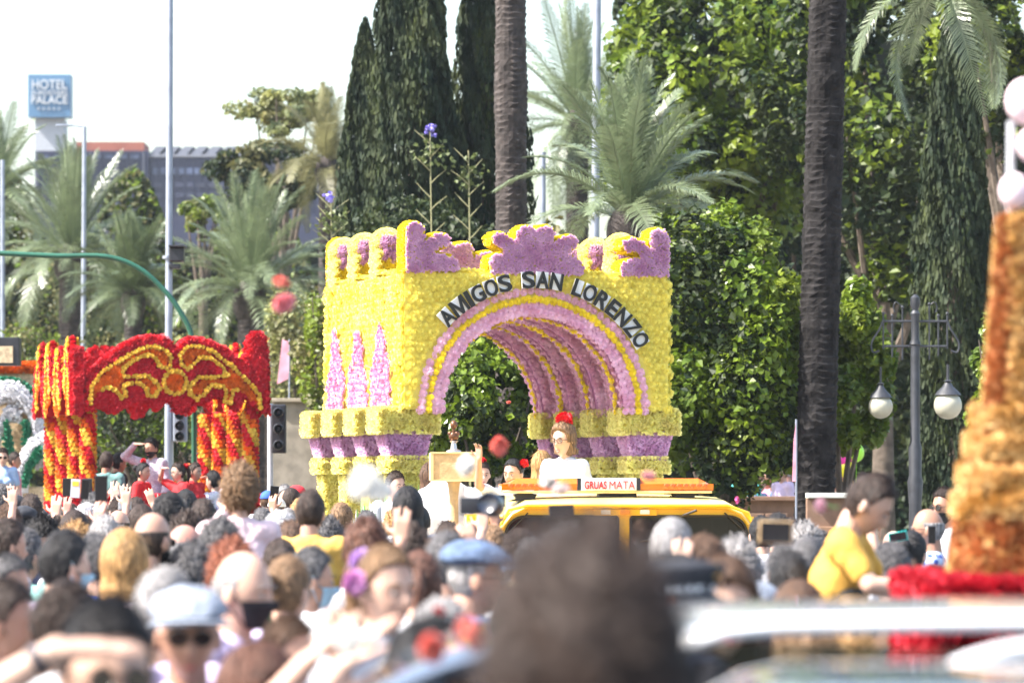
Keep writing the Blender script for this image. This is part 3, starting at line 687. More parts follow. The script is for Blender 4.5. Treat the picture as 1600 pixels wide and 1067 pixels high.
# left outside wall, with pointed lilac panels between the columns; right outside wall
def cypress_panel(y, z, yc): 
    u_ = (z-ZB)/.82; return (0 < u_ < 1) and abs(y-yc) < .29*min(1, (1-u_)*1.5)**.8
for y, z in hexgrid(.02, CL-.01, ZB+.02, ZT, .068, .1):
    m = 0
    for yc in (.6, 1.37, 2.14):
        if cypress_panel(y, z, yc): m = 1
    put((-.012-.035*m, y, z), (-1, -.25*m, .05), .046, m if m == 0 else 5)
for y, z in hexgrid(.02, CL-.01, ZB+.02, ZT, .09, .1): put((CW+.012, y, z), (1, 0, .05), .056, 0)
for x, y in hexgrid(.02, CW, .02, CL, .09, .1): put((x, y, ZT+.01), (0, 0, 1), .056, 0)
for x, z in hexgrid(.03, CW-.01, ZB+.02, ZT-.0, .09, .1):
    if math.hypot(x-xc, z-ZB) > .98: put((x, CL+.012, z), (0, 1, .05), .056, 0)
scatter_parts('flower', ROS, P, Nn, S, MI, CM, castle, 300, .16, first=np.array(frt))
# crest cut-outs along the top: polygons in photo pixels, on the front plane
CREST = {
 'crest': ([(766, 428), (764, 412), (766, 402), (776, 398), (788, 394), (780, 386), (770, 380), (767, 371), (773, 365), (783, 365), (794, 371), (802, 380), (806, 372), (808, 362), (816, 355), (826, 355), (834, 361), (842, 355), (854, 354), (863, 360), (864, 371), (860, 382), (868, 378), (878, 371), (890, 369), (900, 374), (899, 384), (889, 392), (880, 400), (893, 402), (904, 408), (910, 418), (911, 430)]),
 'corner_scroll': ([(634, 425), (633, 390), (634, 356), (641, 348), (652, 349), (660, 356), (661, 368), (658, 382), (668, 372), (680, 366), (694, 367), (702, 374), (698, 383), (686, 388), (676, 396), (690, 398), (704, 401), (713, 410), (715, 424)]),
 'corner_scroll_right': ([(969, 432), (968, 420), (972, 411), (984, 406), (997, 404), (1001, 398), (990, 394), (978, 392), (971, 385), (974, 376), (986, 372), (1002, 378), (1012, 392), (1017, 388), (1014, 374), (1016, 364), (1024, 359), (1036, 361), (1043, 370), (1043, 400), (1042, 432)])}
def crest(poly, y0, y1, name, face=1, s_=.032, dx=0, dz=0):
    poly = [(p_[0]+dx, p_[1]+dz) for p_ in poly]
    b = MB(); b.prism(poly, y0, y1); o = b.build(name, backy if face != 3 else backl, castle, tri=True)
    A = np.array(poly); g = hexgrid(A[:, 0].min(), A[:, 0].max(), A[:, 1].min(), A[:, 1].max(), s_*.62, .2)
    g = g[inpoly(g[:, 0], g[:, 1], A)]
    Pp = [(x, y0-.008, z) for x, z in g]+[(x, y1+.008, z) for x, z in g]; Np = [(0, -1, 0)]*len(g)+[(0, 1, 0)]*len(g); Mp = [3]*len(g)+[3]*len(g)
    area = sum(A[i-1, 0]*A[i, 1]-A[i, 0]*A[i-1, 1] for i in range(len(A))); sgn = -1 if area > 0 else 1
    e, en = along(poly, .026, True)
    for yy in np.arange(y0+.035, y1, .03):
        for q, n_ in zip(e, en): Pp.append((q[0], yy, q[1])); Np.append((sgn*n_[0], 0, sgn*n_[1])); Mp.append(4 if True else 0)
    batch('paper_tufts', TUFT, Pp, Np, [s_*.8]*(2*len(g))+[.027]*(len(Pp)-2*len(g)), Mp, [yel, pk, ylo, lil, ylo], castle if False else o)
    return o
for nm, poly in CREST.items():
    pl = [cp(*q) for q in poly]; crest(pl, -.02, .2, 'crest' if nm == 'crest' else 'corner_scroll')
# the same cut-outs on the rear edge, seen over the front one
for nm, poly in list(CREST.items()):
    pl = [cp(*q) for q in poly]; crest(pl, CL-.2, CL, 'crest' if nm == 'crest' else 'corner_scroll')
# battlement posts along both sides
pp_ = MB(); pp_.box((-.10, -.11, 0), (.10, .11, .26), .03); pp_.ball((0, 0, .32), (.125, .12, .11), 14, 10); pm = mesh('battlement', pp_.v, pp_.f, [backy])
def surf_box(hx, hy, z0, z1, s_, top=True, rnd=0):
    Pq, Nq = [], []
    for x, z in hexgrid(-hx, hx, z0, z1, s_, .2):
        Pq += [(x, -hy, z), (x, hy, z)]; Nq += [(x/hx*rnd, -1, 0), (x/hx*rnd, 1, 0)]
    for y, z in hexgrid(-hy, hy, z0, z1, s_, .2): Pq += [(-hx, y, z), (hx, y, z)]; Nq += [(-1, y/hy*rnd, 0), (1, y/hy*rnd, 0)]
    if top:
        for x, y in hexgrid(-hx, hx, -hy, hy, s_, .2): Pq += [(x, y, z1), (x, y, z0)]; Nq += [(0, 0, 1), (0, 0, -1)]
    return Pq, Nq
a, n_ = surf_box(.10, .11, .0, .25, .034, False)
for th_ in np.arange(-.6, 1.57, .24):
    for ph_ in np.arange(0, 6.28, .26/max(.15, math.cos(th_))): a.append((.125*math.cos(th_)*math.cos(ph_), .12*math.cos(th_)*math.sin(ph_), .32+.11*math.sin(th_))); n_.append((math.cos(th_)*math.cos(ph_), math.cos(th_)*math.sin(ph_), math.sin(th_)))
mi = [(2 if .02 < p_[2] < .16 else 3) if (abs(p_[0]) < .08 and p_[1] < -.085 and .0 < p_[2] < .38) else 4 for p_ in a]
pt = batch('paper_tufts', TUFT, a, n_, .045, mi, CM, None); ptd = pt.data; bpy.data.objects.remove(pt)
for xx in (.11, CW-.13):
    for y in (.95, 1.7, 2.42):
        o = link('battlement', pm, castle, (xx, y, ZT)); q = link('paper_tufts', ptd, o); q['kind'] = 'stuff'
# letters on white plates along the arch
TXT = 'AMIGOS SAN LORENZO'
lk = mat('black_letter', (.008, .008, .008), .45, 0); lw = mat('white_card', (.8, .8, .8), .6, .03)
a0, a1 = R(135.5), R(31.5)
LWD = {'I': .042, 'M': .155, 'L': .095, 'E': .100, 'N': .118, ' ': .075}
adv = [LWD.get(ch, .122)+.022 for ch in TXT]; tot = sum(adv); acc = 0
for i, ch in enumerate(TXT):
    u_ = (acc+adv[i]/2)/tot; acc += adv[i]
    if ch == ' ': continue
    a = R(138.5)+(R(30)-R(138.5))*u_; rr = 1.215
    x, z = xc+rr*math.cos(a), ZB+rr*math.sin(a)*.985
    lwid = LWD.get(ch, .122)
    if ch == 'M':                                 # the letter M drawn stroke by stroke
        w2, h2, st = lwid/2, .079, .026; q = MB(); q.prism([(-w2, -h2), (-w2+st, -h2), (-w2+st, h2*.55), (-st*.42, -h2), (st*.42, -h2), (w2-st, h2*.55), (w2-st, -h2), (w2, -h2), (w2, h2), (w2-st*1.25, h2), (0, -h2*.35), (-w2+st*1.25, h2), (-w2, h2)], -.012, .012)
        me = mesh('letter', [(x_, z_, -y_) for x_, y_, z_ in q.v], q.f)
    else: me = fit(text_mesh(ch, .2, .012, .0035, 'letter'), lwid, .158)
    me.materials.append(lk)
    rot = Matrix.Rotation(-(a-math.pi/2)*1.0, 4, 'Y') @ Matrix.Rotation(R(90), 4, 'X')
    o = link('letter', me, castle); o.matrix_local = Matrix.Translation((x, -.088, z)) @ rot
    b = MB(); pw_ = lwid/2-(.012 if ch == 'M' else .002); b.box((-pw_, -.076, -.008), (pw_, .076, .008)); o2 = b.build('letter_plate', lw, castle); o2.matrix_local = Matrix.Translation((x, -.066, z)) @ rot
# columns with cushion capitals: built once, copied
z1, z2, z3, z4 = 2.60, 2.405, 2.15, 2.05
def capital_set():
    out = []
    b = MB(); b.box((-.27, -.17, z2), (.27, .17, z1), .05); out.append(('capital', b, backy, [surf_box(.275, .175, z2, z1, .03, True)], 4, .036))
    b = MB(); V = []; 
    for hx, z in ((.145, z3), (.2, z2)): V += [(-hx, -hx*.8, z), (hx, -hx*.8, z), (hx, hx*.8, z), (-hx, hx*.8, z)]
    b.add(V, [(3,2,1,0), (4,5,6,7), (0,1,5,4), (1,2,6,5), (2,3,7,6), (3,0,4,7)])
    Pq, Nq = surf_box(1, 1, z3, z2, .03, False); Pq = []; Nq = []
    for t_, z in hexgrid(-1, 1, z3, z2, .03, .2)[:0]: pass
    for z in np.arange(z3, z2, .026):
        hx = .145+(.055)*(z-z3)/(z2-z3); hy = hx*.8
        for x in np.arange(-hx, hx, .028): x += rng.normal(0, .006); Pq += [(x, -hy, z), (x, hy, z)]; Nq += [(0, -1, 0), (0, 1, 0)]
        for y in np.arange(-hy, hy, .028): Pq += [(-hx, y, z), (hx, y, z)]; Nq += [(-1, 0, 0), (1, 0, 0)]
    out.append(('capital_bell', b, backl, [(Pq, Nq)], 3, .036))
    b = MB(); b.box((-.18, -.14, z4), (.18, .14, z3), .04); out.append(('necking', b, backy, [surf_box(.185, .145, z4, z3, .03, True)], 4, .036))
    b = MB(); b.box((-.12, -.1, 1.15), (.12, .1, z4), .02); out.append(('column', b, backy, [surf_box(.122, .102, 1.2, z4, .03, False)], 4, .034))
    return [(nm, mesh(nm, b.v, b.f, [m]), sf, mi, s_) for nm, b, m, sf, mi, s_ in out]
cs = capital_set(); cd_ = []
for nm, me, sf, mi, s_ in cs:
    o = batch('paper_tufts', TUFT, sf[0][0], sf[0][1], s_, mi, CM, None, tilt=.35); cd_.append((nm, me, o.data)); bpy.data.objects.remove(o)
xL, xR = cp(640, 640)[0], cp(1018, 640)[0]
for xx in (xL, xR):
    for y in COLY:
        for nm, me, td in cd_: o = link(nm, me, castle, (xx, y, 0)); q = link('paper_tufts', td, o); q['kind'] = 'stuff'
# deck and skirt, paper grass
b = MB(); b.box((-.5, -1.9, .55), (CW+.4, CL+.4, 1.12), .02); b.build('deck', mat('white_skirt', (.75, .75, .72), .8), castle)
for x in (.2, CW-.2):
    for y in (-1.0, 1.9):
        b = MB(); b.lathe([(.1, -.09), (.3, -.09), (.32, -.05), (.32, .05), (.3, .09), (.1, .09)], seg=20); b.build('wheel', mat('tyre_rubber', (.02, .02, .02), .8), castle, loc=(x, y, .32), rot=(0, R(90), 0))
pg = [mat('paper_grass_green', (.10, .42, .10), .7, .2, 5, trans=.2), mat('paper_grass_pale', (.45, .65, .35), .7, .2, 5, trans=.2), mat('white_card', (.8,)*3)]
bl_ = (np.array([(-.06, 0, 0), (.06, 0, 0), (.045, .03, .55), (0, .09, 1)]), np.array([(0, 1, 2, 3)]))
n = 420; px = rng.uniform(-.55, .62, n); py = rng.uniform(-.9, -.1, n)
V, F = bl_; hs = rng.uniform(.3, .85, n)*(1-.35*np.abs(px)); W = np.stack([V[None, :, 0]*.5+px[:, None]+rng.normal(0, .05, (n, 1))*V[None, :, 2], V[None, :, 1]*.5+py[:, None], 1.1+V[None, :, 2]*hs[:, None]], 2)
o = link('paper_grass', mesh('paper_grass', W.reshape(-1, 3), (F[None]+(np.arange(n)*4)[:, None, None]).reshape(-1, 4), pg, rng.choice(3, n, p=[.45, .3, .25])), castle); o['kind'] = 'stuff'
# pedestal with the bust on the float's bow
pd = at(709, 768, 33.6); t = thing('pedestal', (pd.x, pd.y, 1.14), 'tan box on a short post carrying the small bronze bust', 'pedestal', rz=R(6)); k = 33.6/FPX
def lz(Y, D_=33.6): return zof(Y, D_)-1.14
tan = mat('tan_fabric_board', (.55, .38, .20), .8, .15, 14, bump=.3); b = MB(); b.box((-37*k, -.13, lz(751)), (37*k, .13, lz(707)), .008); b.build('box', tan, t)
b = MB()
for s_ in (-1, 1): b.box((s_*36*k-.012, -.14, lz(752)), (s_*36*k+.012, -.125, lz(706)))
b.box((-37*k, -.142, lz(709)), (37*k, -.131, lz(706))); b.box((-37*k, -.142, lz(752)), (37*k, -.131, lz(749))); b.build('box_trim', mat('gold_braid', (.7, .5, .25), .6), t)
b = MB(); b.lathe([(.08, 0), (.07, .03), (.045, .1), (.04, lz(775)), (.055, lz(755)), (.07, lz(752))], seg=16); b.build('post', tan, t, smooth=True)
t = thing('bronze_bust', (pd.x, pd.y, zof(706.5, 33.6)), 'small brown bust on a silver foot standing on the tan box', 'statue'); brz = mat('bronze', (.16, .07, .035), .3, .3, 8, metal=.5)
b = MB(); b.lathe([(.07, 0), (.065, .015), (.03, .03), (.022, .08), (.04, .1)], seg=16); b.build('foot', mat('silver_foot', (.55, .52, .5), .25, metal=.8), t, smooth=True)
b = MB(); b.ball((0, 0, .14), (.045, .035, .045)); b.ball((-.03, 0, .165), (.025, .025, .022)); b.ball((.03, 0, .165), (.025, .025, .022)); b.capsule((0, 0, .16), (0, 0, .21), .018, .016); b.ball((0, -.003, .24), (.032, .036, .04)); b.build('bust', brz, t, smooth=True)
# white draped cloth left of the truck roof
t = None; n = 26; V = []; F = []; X0, X1 = (598-800)/FPX*33.9, (790-800)/FPX*33.9
for j in range(14):
    for i in range(n+1):
        u_ = i/n; x = X0+(X1-X0)*u_; pk_ = math.exp(-((u_-.52)/.27)**2); dep = j/13
        z = CAMH+(HORY-(790-44*pk_*math.sin(math.pi*min(1, dep*1.1+.12))))/FPX*33.9 + .012*math.sin(u_*40+dep*9)+.01*math.sin(u_*17-dep*14)
        if dep < .25: z -= (1-dep/.25)**1.5*.35
        V.append((x, 33.75+dep*.45+.02*math.sin(u_*30), z))
for j in range(13):
    for i in range(n): a = j*(n+1)+i; F.append((a, a+1, a+n+2, a+n+1))
me = mesh('draped_cloth', V, F, [mat('white_cotton', (.78, .78, .82), .8, .04, 6, trans=.15)], smooth=True); o = link('draped_cloth', me); m_ = o.modifiers.new('s', 'SOLIDIFY'); m_.thickness = .012
tag(o, 'heap of white cloth bunched between the tan pedestal and the yellow truck roof', 'cloth')
b = MB(); b.box((X0, 33.76, .9), (X1, 34.2, 1.45), .02); tag(b.build('stand_box', mat('grey_panel', (.4, .42, .45), .5)), 'grey box under the heap of white cloth', 'box')

# ------------------------------------------------------------------ red and orange flower arch float
RA = R(15); (rax, ray_), rp0 = front_frame(118, 48, RA)
def rp(zx, zy): return rp0(zx*.3125, 480+zy*.3125)
redf = thing('arch_float', (rax, ray_, 0), 'red and orange paper flower arch float with curling yellow scrolls and twisted columns', 'parade float', rz=RA)
red = mat('red_paper', (.62, .012, .025), .7, .25, 6, trans=.25); yo = mat('golden_paper', (.88, .50, .03), .7, .2, 6, trans=.3, tint=(.9, .66, .10)); org = mat('orange_paper', (.80, .17, .01), .7, .25, 6, trans=.3); rback = mat('red_backing', (.35, .01, .015), .9)
RM = [red, org, yo]
RWd = rp(1330, 400)[0]; RL = 3.4
outline = [(425, 520), (430, 400), (445, 330), (520, 258), (620, 188), (690, 155), (745, 145), (810, 155), (850, 175), (882, 218), (905, 178), (945, 158), (1000, 160), (1050, 178), (1110, 205), (1165, 235), (1215, 290), (1238, 200), (1250, 150), (1275, 130), (1305, 135), (1328, 165), (1335, 300), (1335, 520), (1300, 520), (1230, 440), (1180, 520), (1120, 470), (1060, 440), (1010, 490), (975, 465), (935, 525), (880, 525), (835, 455), (800, 495), (760, 500), (700, 462), (640, 480), (600, 515), (540, 525), (505, 490)]
yA = [(450,480),(455,400),(500,330),(590,270),(700,210),(760,195),(820,210),(855,250),(850,290),(820,305),(790,290),(770,245),(720,240),(660,270),(610,310),(620,345),(680,345),(740,345),(780,375),(795,410),(770,445),(730,440),(735,410),(700,380),(640,380),(610,400),(630,440),(600,455),(580,420),(545,400),(510,410)]
yB = [(1300,500),(1290,440),(1240,370),(1150,290),(1060,220),(1000,195),(930,200),(895,240),(905,290),(940,310),(970,280),(1000,250),(1060,260),(1110,300),(1135,340),(1060,350),(990,350),(950,390),(945,430),(980,460),(1020,430),(1050,390),(1110,390),(1130,420),(1115,475),(1150,475),(1160,420),(1190,410)]
ol, la, lb = [[rp(*q) for q in s_] for s_ in (outline, yA, yB)]
rc = rp(872, 375); OA = np.array(ol)
for yy, nm in ((0, 'arch_panel'), (RL-.1, 'arch_panel')):
    b = MB(); b.prism(ol, yy, yy+.1); b.build(nm, rback, redf, tri=True)
g = hexgrid(OA[:, 0].min(), OA[:, 0].max(), OA[:, 1].min(), OA[:, 1].max(), .05, .14); g = g[inpoly(g[:, 0], g[:, 1], OA)]
x, z = g[:, 0], g[:, 1]; dc = np.hypot(x-rc[0], z-rc[1])
da = np.minimum(polydist(x, z, la), polydist(x, z, lb)); ina = inpoly(x, z, la) | inpoly(x, z, lb)
keep = (da > .034) & (np.abs(dc-.145) > .03); g2 = g[keep]; mi = np.where((ina | (dc < .145))[keep], 1, 0)
Pp = [(q[0], -.02, q[1]) for q in g2]; Np = [(0, -1, 0)]*len(Pp); Sp = [.042]*len(Pp); Mp = list(mi); fl = [False]*len(Pp)
yl = np.concatenate([along(la, .052)[0], along(lb, .052)[0], [(rc[0]+.145*math.cos(a), rc[1]+.145*math.sin(a)) for a in np.linspace(0, 6.1, 18)]])
for q in yl: Pp.append((q[0], -.045, q[1])); Np.append((0, -1, 0)); Sp.append(.034); Mp.append(2); fl.append(True)
e, en = along(ol, .05, True)
for yy in (0.0, .06, .12):
    for q in e: Pp.append((q[0], yy, q[1])); Np.append((rng.normal(0, .3), -.6 if yy < .03 else .1, 1)); Sp.append(.05); Mp.append(0); fl.append(False)
for q in g[::2]: Pp += [(q[0], RL-.12, q[1]), (q[0], RL+.01, q[1]), (q[0], .12, q[1])]; Np += [(0, -1, 0), (0, 1, 0), (0, 1, 0)]; Sp += [.055]*3; Mp += [0]*3; fl += [False]*3
# side panels with pointed lancets, between column tops and the red fringe
zt0 = rp(400, 520)[1]; zt1 = rp(400, 150)[1]
for xx, nx in ((0.0, -1), (RWd-.02, 1)):
    pts = []; nb = 4; bw = RL/nb
    pts = [(0, zt0-.02)]
    for k in range(nb):
        y0 = k*bw; pts += [(y0+.01, zt0+.5), (y0+bw*.28, zt1-.0-(.12 if k == 1 else 0)), (y0+bw*.5, zt1-.1), (y0+bw*.8, zt0+.45)]
    pts += [(RL, zt0-.02)]
    for k in reversed(range(3)): yc_ = .12+(k+.5)*(RL-.25)/3; pts += [(yc_+.42, zt0-.02), (yc_, zt0+.42), (yc_-.42, zt0-.02)]
    b = MB(); b.prism(pts, -.04, .04); o = b.build('side_panel', rback, redf, tri=True); o.matrix_local = Matrix.Translation((xx, 0, 0)) @ Matrix.Rotation(R(90), 4, 'Z')
    A = np.array(pts); gg = hexgrid(0, RL, zt0-.02, zt1+.1, .055, .14); gg = gg[inpoly(gg[:, 0], gg[:, 1], A)]
    for y_, z_ in gg:
        ph = (y_ % bw)/bw-.38; edge = abs(abs(ph)-.26*(1-max(0, (z_-zt0)/(zt1-zt0)))**.6)
        col_ = 2 if edge < .07 else (1 if abs(ph) < .2 and z_ < zt0+.5 else 0)
        for s_ in (-1, 1): Pp.append((xx+s_*.05, y_, z_)); Np.append((s_, 0, .1)); Sp.append(.046); Mp.append(col_); fl.append(False)
    ee, _ = along(pts[1:1+4*nb], .05)
    for q in ee: Pp.append((xx, q[0], q[1]+.01)); Np.append((0, 0, 1)); Sp.append(.055); Mp.append(0 if q[1] > zt1-.25 else 2); fl.append(False)
for z_ in np.arange(zt0-.02, zt1-.1, .045):
    for x_ in (-.035, .0, .035, .07): Pp.append((x_, -.02, z_)); Np.append((-.2, -1, 0)); Sp.append(.045); Mp.append(0); fl.append(False)
scatter_parts('flower', ROS, Pp, Np, Sp, Mp, RM, redf, 300, .2, first=np.array(fl))
# columns: cylinder with spiral bands of flowers; one mesh per flower ring batch, shared
H0, H1 = 1.35, zt0+.05; Pc, Nc, Mc = [], [], []
for z in np.arange(H0, H1, .058):
    n = 11
    for i in range(n):
        a = 2*math.pi*(i+.5*(int((z-H0)/.058) % 2))/n; bulge = 1; u_ = (a/(2*math.pi)+z*1.15)*2 % 1
        Pc.append((.088*math.cos(a), .088*math.sin(a), z)); Nc.append((math.cos(a), math.sin(a), .1)); Mc.append(2 if u_ < .34 else (1 if u_ < .62 else 0))
o = batch('flower_cover', ROS, Pc, Nc, .038, Mc, RM, None, tilt=.25); cdat = o.data; bpy.data.objects.remove(o)
b = MB(); b.lathe([(.083, H0-.1), (.083, H1)], seg=14); cme = mesh('column', b.v, b.f, [rback])
xa, xb = rp(448, 600)[0], rp(1262, 600)[0]
for xx in (xa, xb):
    for k in range(4):
        o = link('column', cme, redf, (xx, .12+k*(RL-.25)/3, 0)); q = link('flower_cover', cdat, o, rot=(0, 0, k*2.3+(0 if xx < 1 else 1))); q['kind'] = 'stuff'
b = MB(); b.box((-.25, -.5, .5), (RWd+.25, RL+.3, 1.12), .02); b.build('deck', rback, redf)
zr = zof(776, 48); b = MB(); b.tube([(-.2, -.45, zr), (RWd+.2, -.45, zr)], .045, 10)
for i in range(9): b.tube([(-.2+i*(RWd+.4)/8, -.45, 1.1), (-.2+i*(RWd+.4)/8, -.45, zr)], .02, 8)
b.build('rail', mat('red_paint', (.45, .01, .02), .4), redf)
batch('fringe', TUFT, [(rng.uniform(-.3, RWd+.3), -.5+rng.normal(0, .05), rng.uniform(1.45, 1.78)) for _ in range(1000)], [(0, -1, .5)]*1000, .06, 0, RM, redf)

# ------------------------------------------------------------------ white and green float at the left edge
D = 62; gw = thing('scroll_float', (fx(30, D), D, 0), 'tan float with white and green paper scrolls half hidden by the red float', 'parade float')
wpaper = mat('white_paper', (.74, .73, .76), .8, .1, 6, trans=.2); gpaper = mat('green_paper', (.03, .22, .12), .8, .2, 6); opaper = mat('orange_paper', (.8, .17, .01)); strw = mat('woven_straw', (.50, .38, .24), .85, .25, 20, bump=.5)
def gp(X, Y): return ((X-30)/FPX*D, zof(Y, D))
b = MB(); b.prism([gp(-60, 576), gp(90, 576), gp(90, 700), gp(-60, 700)], .25, .5); b.build('panel', strw, gw)
b = MB(); b.box((gp(-70, 0)[0], -.3, .6), (gp(110, 0)[0], 1.2, zof(760, D)), .02); b.build('deck', strw, gw)
b = MB(); b.box((gp(-60, 0)[0], .2, 1.0), (gp(30, 0)[0], .3, zof(700, D)), .01); b.build('upright', strw, gw)
def fluffy(line, r_, m, y, name):
    ln = smoothline([gp(*q) for q in line], 5); b = MB(); b.tube([(p_[0], y, p_[1]) for p_ in ln], r_*.85, 10); o = b.build(name, m, gw)
    e, _ = along(ln, .045); Pq, Nq = [], []
    for q in e:
        for a in np.arange(0, 6.28, .7): Pq.append((q[0]+rng.normal(0, .02), y+r_*math.cos(a), q[1]+r_*math.sin(a))); Nq.append((0, math.cos(a), math.sin(a)))
    batch('paper_tufts', TUFT, Pq, Nq, .06, 0, [m], o)
fluffy([(-60, 573), (0, 573), (80, 573)], .05, opaper, .2, 'orange_trim')
fluffy([(-10, 600), (20, 600), (45, 615), (62, 640), (70, 665)], .07, gpaper, .1, 'green_scroll')
fluffy([(-20, 640), (-5, 618), (18, 612), (40, 625), (56, 650), (63, 690), (60, 720)], .14, wpaper, -.05, 'white_scroll')
fluffy([(-5, 690), (5, 660), (18, 645), (32, 650)], .09, wpaper, -.05, 'white_scroll')
fluffy([(12, 665), (16, 690), (20, 712)], .05, gpaper, -.15, 'green_scroll')
fluffy([(42, 665), (44, 690), (43, 712)], .05, gpaper, -.15, 'green_scroll')
fluffy([(36, 770), (38, 735), (52, 705), (78, 690), (100, 688)], .16, wpaper, -.25, 'white_scroll')
fluffy([(46, 752), (52, 725), (68, 706)], .05, gpaper, -.42, 'green_scroll')
t = thing('framed_panel', (fx(8, 58), 58, 0), 'black framed box with a tan panel above the left float', 'sign'); D = 58  # plain straw panel in a black frame, nothing glows
b = MB(); b.box((-.5, 0, zof(571, D)), (.21, .3, zof(527, D)), .01); b.build('frame', blk, t)
b = MB(); b.box((-.5, -.02, zof(567, D)), (.12, -.003, zof(541, D)), .004); b.build('panel', strw, t)
b = MB(); b.tube([(-.2, .15, 0), (-.2, .15, zof(571, D))], .04, 8); b.build('post', blk, t)
t = thing('pink_banner', (fx(443, 66), 66, 0), 'faded pink banner hanging in the bushes right of the red float', 'banner')
b = MB(); b.prism([(-.11, zof(600, 66)), (.08, zof(592, 66)), (.12, zof(535, 66)), (-.02, zof(530, 66))], -.01, .01); b.build('banner_cloth', mat('banner_pink', (.75, .35, .45)), t)
b = MB(); b.tube([(.1, 0, 0), (.1, 0, zof(530, 66))], .015, 8); b.build('pole', galv, t)
# ------------------------------------------------------------------ yellow tow truck, turned a little so its left flank shows
TR = R(4.5); TD = 29.4
(tax, tay), tp = front_frame(778, TD, TR)
truck = thing('tow_truck', (tax, tay, 0), 'yellow recovery truck with amber light bar and two windscreen panes', 'tow truck', rz=TR)
ty = mat('truck_yellow', (.78, .46, .012), .28, .05, 2, coat=.6); tglass = glassy('truck_glass', (.18, .22, .22)); trub = mat('rubber_seal', (.015,)*3, .6); tdark = mat('cab_interior', (.05, .05, .05), .8)
wd_ = tp(1180, 820)[0]; TLn = 3.9
def tz(Y): return zof(Y, TD)
zr0, zr1 = tz(797), tz(783)           # roof lip
# body shell below the windows, roof, posts
def rrect(x0, x1, z0, z1, r_, n=6):
    out = []
    for cx, cz, a0_ in ((x1-r_, z1-r_, 0), (x0+r_, z1-r_, 90), (x0+r_, z0+r_, 180), (x1-r_, z0+r_, 270)):
        for i in range(n+1): a = R(a0_+90*i/n); out.append((cx+r_*math.cos(a), cz+r_*math.sin(a)))
    return out
b = MB(); b.box((0, .02, .55), (wd_, TLn, 1.22), .05); b.build('lower_body', ty, truck, smooth=True)
b = MB(); b.box((-.04, -1.05, .55), (wd_+.04, .1, 1.08), .09); b.build('hood', ty, truck, smooth=True)
b = MB(); b.box((.02, -1.16, .42), (wd_-.02, -1.02, .62), .03); b.build('bumper', blk, truck, smooth=True)
for x in (.22, wd_-.22):
    b = MB(); b.lathe([(.1, 0), (.1, .05), (.08, .06)], seg=18); b.build('headlight', mat('lamp_glass', (.8, .8, .8), .1), truck, loc=(x, -1.05, .85), rot=(R(90), 0, 0), smooth=True)
    for y in (-.45, 2.9):
        b = MB(); b.lathe([(.1, -.11), (.33, -.11), (.37, -.07), (.37, .07), (.33, .11), (.1, .11)], seg=24); o = b.build('wheel', mat('tyre_rubber', (.02,)*3, .8), truck, loc=(.15 if x < 1 else wd_-.15, y, .37), rot=(0, R(90), 0), smooth=True)
        q = MB(); q.lathe([(.02, -.12), (.2, -.12), (.21, -.10), (.21, .10), (.2, .12), (.02, .12)], seg=18); q.build('rim', galv, o)
# front frame around two panes (prism with window openings made from bars)
wz0, wz1 = 1.22, tz(806)
xs = [0, tp(789, 820)[0], tp(966, 820)[0], tp(985, 820)[0], tp(1168, 820)[0], wd_]
def opening_frame(outer, holes, y0, y1, name, m):
    bm = bmesh.new(); loops = []
    for lp in [outer]+holes:
        vs_ = [bm.verts.new((x, y0, z)) for x, z in lp]; loops.append([bm.edges.new((vs_[i], vs_[(i+1) % len(vs_)])) for i in range(len(vs_))])
    bmesh.ops.triangle_fill(bm, edges=[e for l_ in loops for e in l_], use_beauty=True)
    r_ = bmesh.ops.extrude_face_region(bm, geom=bm.faces[:]); bmesh.ops.translate(bm, vec=(0, y1-y0, 0), verts=[v for v in r_['geom'] if isinstance(v, bmesh.types.BMVert)])
    bmesh.ops.recalc_face_normals(bm, faces=bm.faces[:]); me = bpy.data.meshes.new(name); bm.to_mesh(me); bm.free(); me.materials.append(m); return link(name, me, truck)
def toprr(x0, x1, z0, z1, rl, rr_, n=8):
    out = [(x0, z0), (x1, z0)]
    out += [(x1-rr_+rr_*math.cos(R(90*i/n)), z1-rr_+rr_*math.sin(R(90*i/n))) for i in range(n+1)]
    out += [(x0+rl-rl*math.sin(R(90*i/n)), z1-rl+rl*math.cos(R(90*i/n))) for i in range(n+1)]
    return out
outer = toprr(0, wd_, wz0, zr0+.035, .24, .22)
h1 = toprr(xs[1], xs[2], wz0+.03, wz1, .16, .03); h2 = toprr(xs[3], xs[4], wz0+.03, wz1, .03, .15)
opening_frame(outer, [h1, h2], 0, .07, 'windscreen_frame', ty)
for h in (h1, h2):
    b = MB(); b.prism(h, .03, .036); b.build('windscreen', tglass, truck, tri=True)
    b = MB(); b.tube([(p_[0], -.006, p_[1]) for p_ in h+[h[0]]], .009, 6); b.build('window_seal', trub, truck)
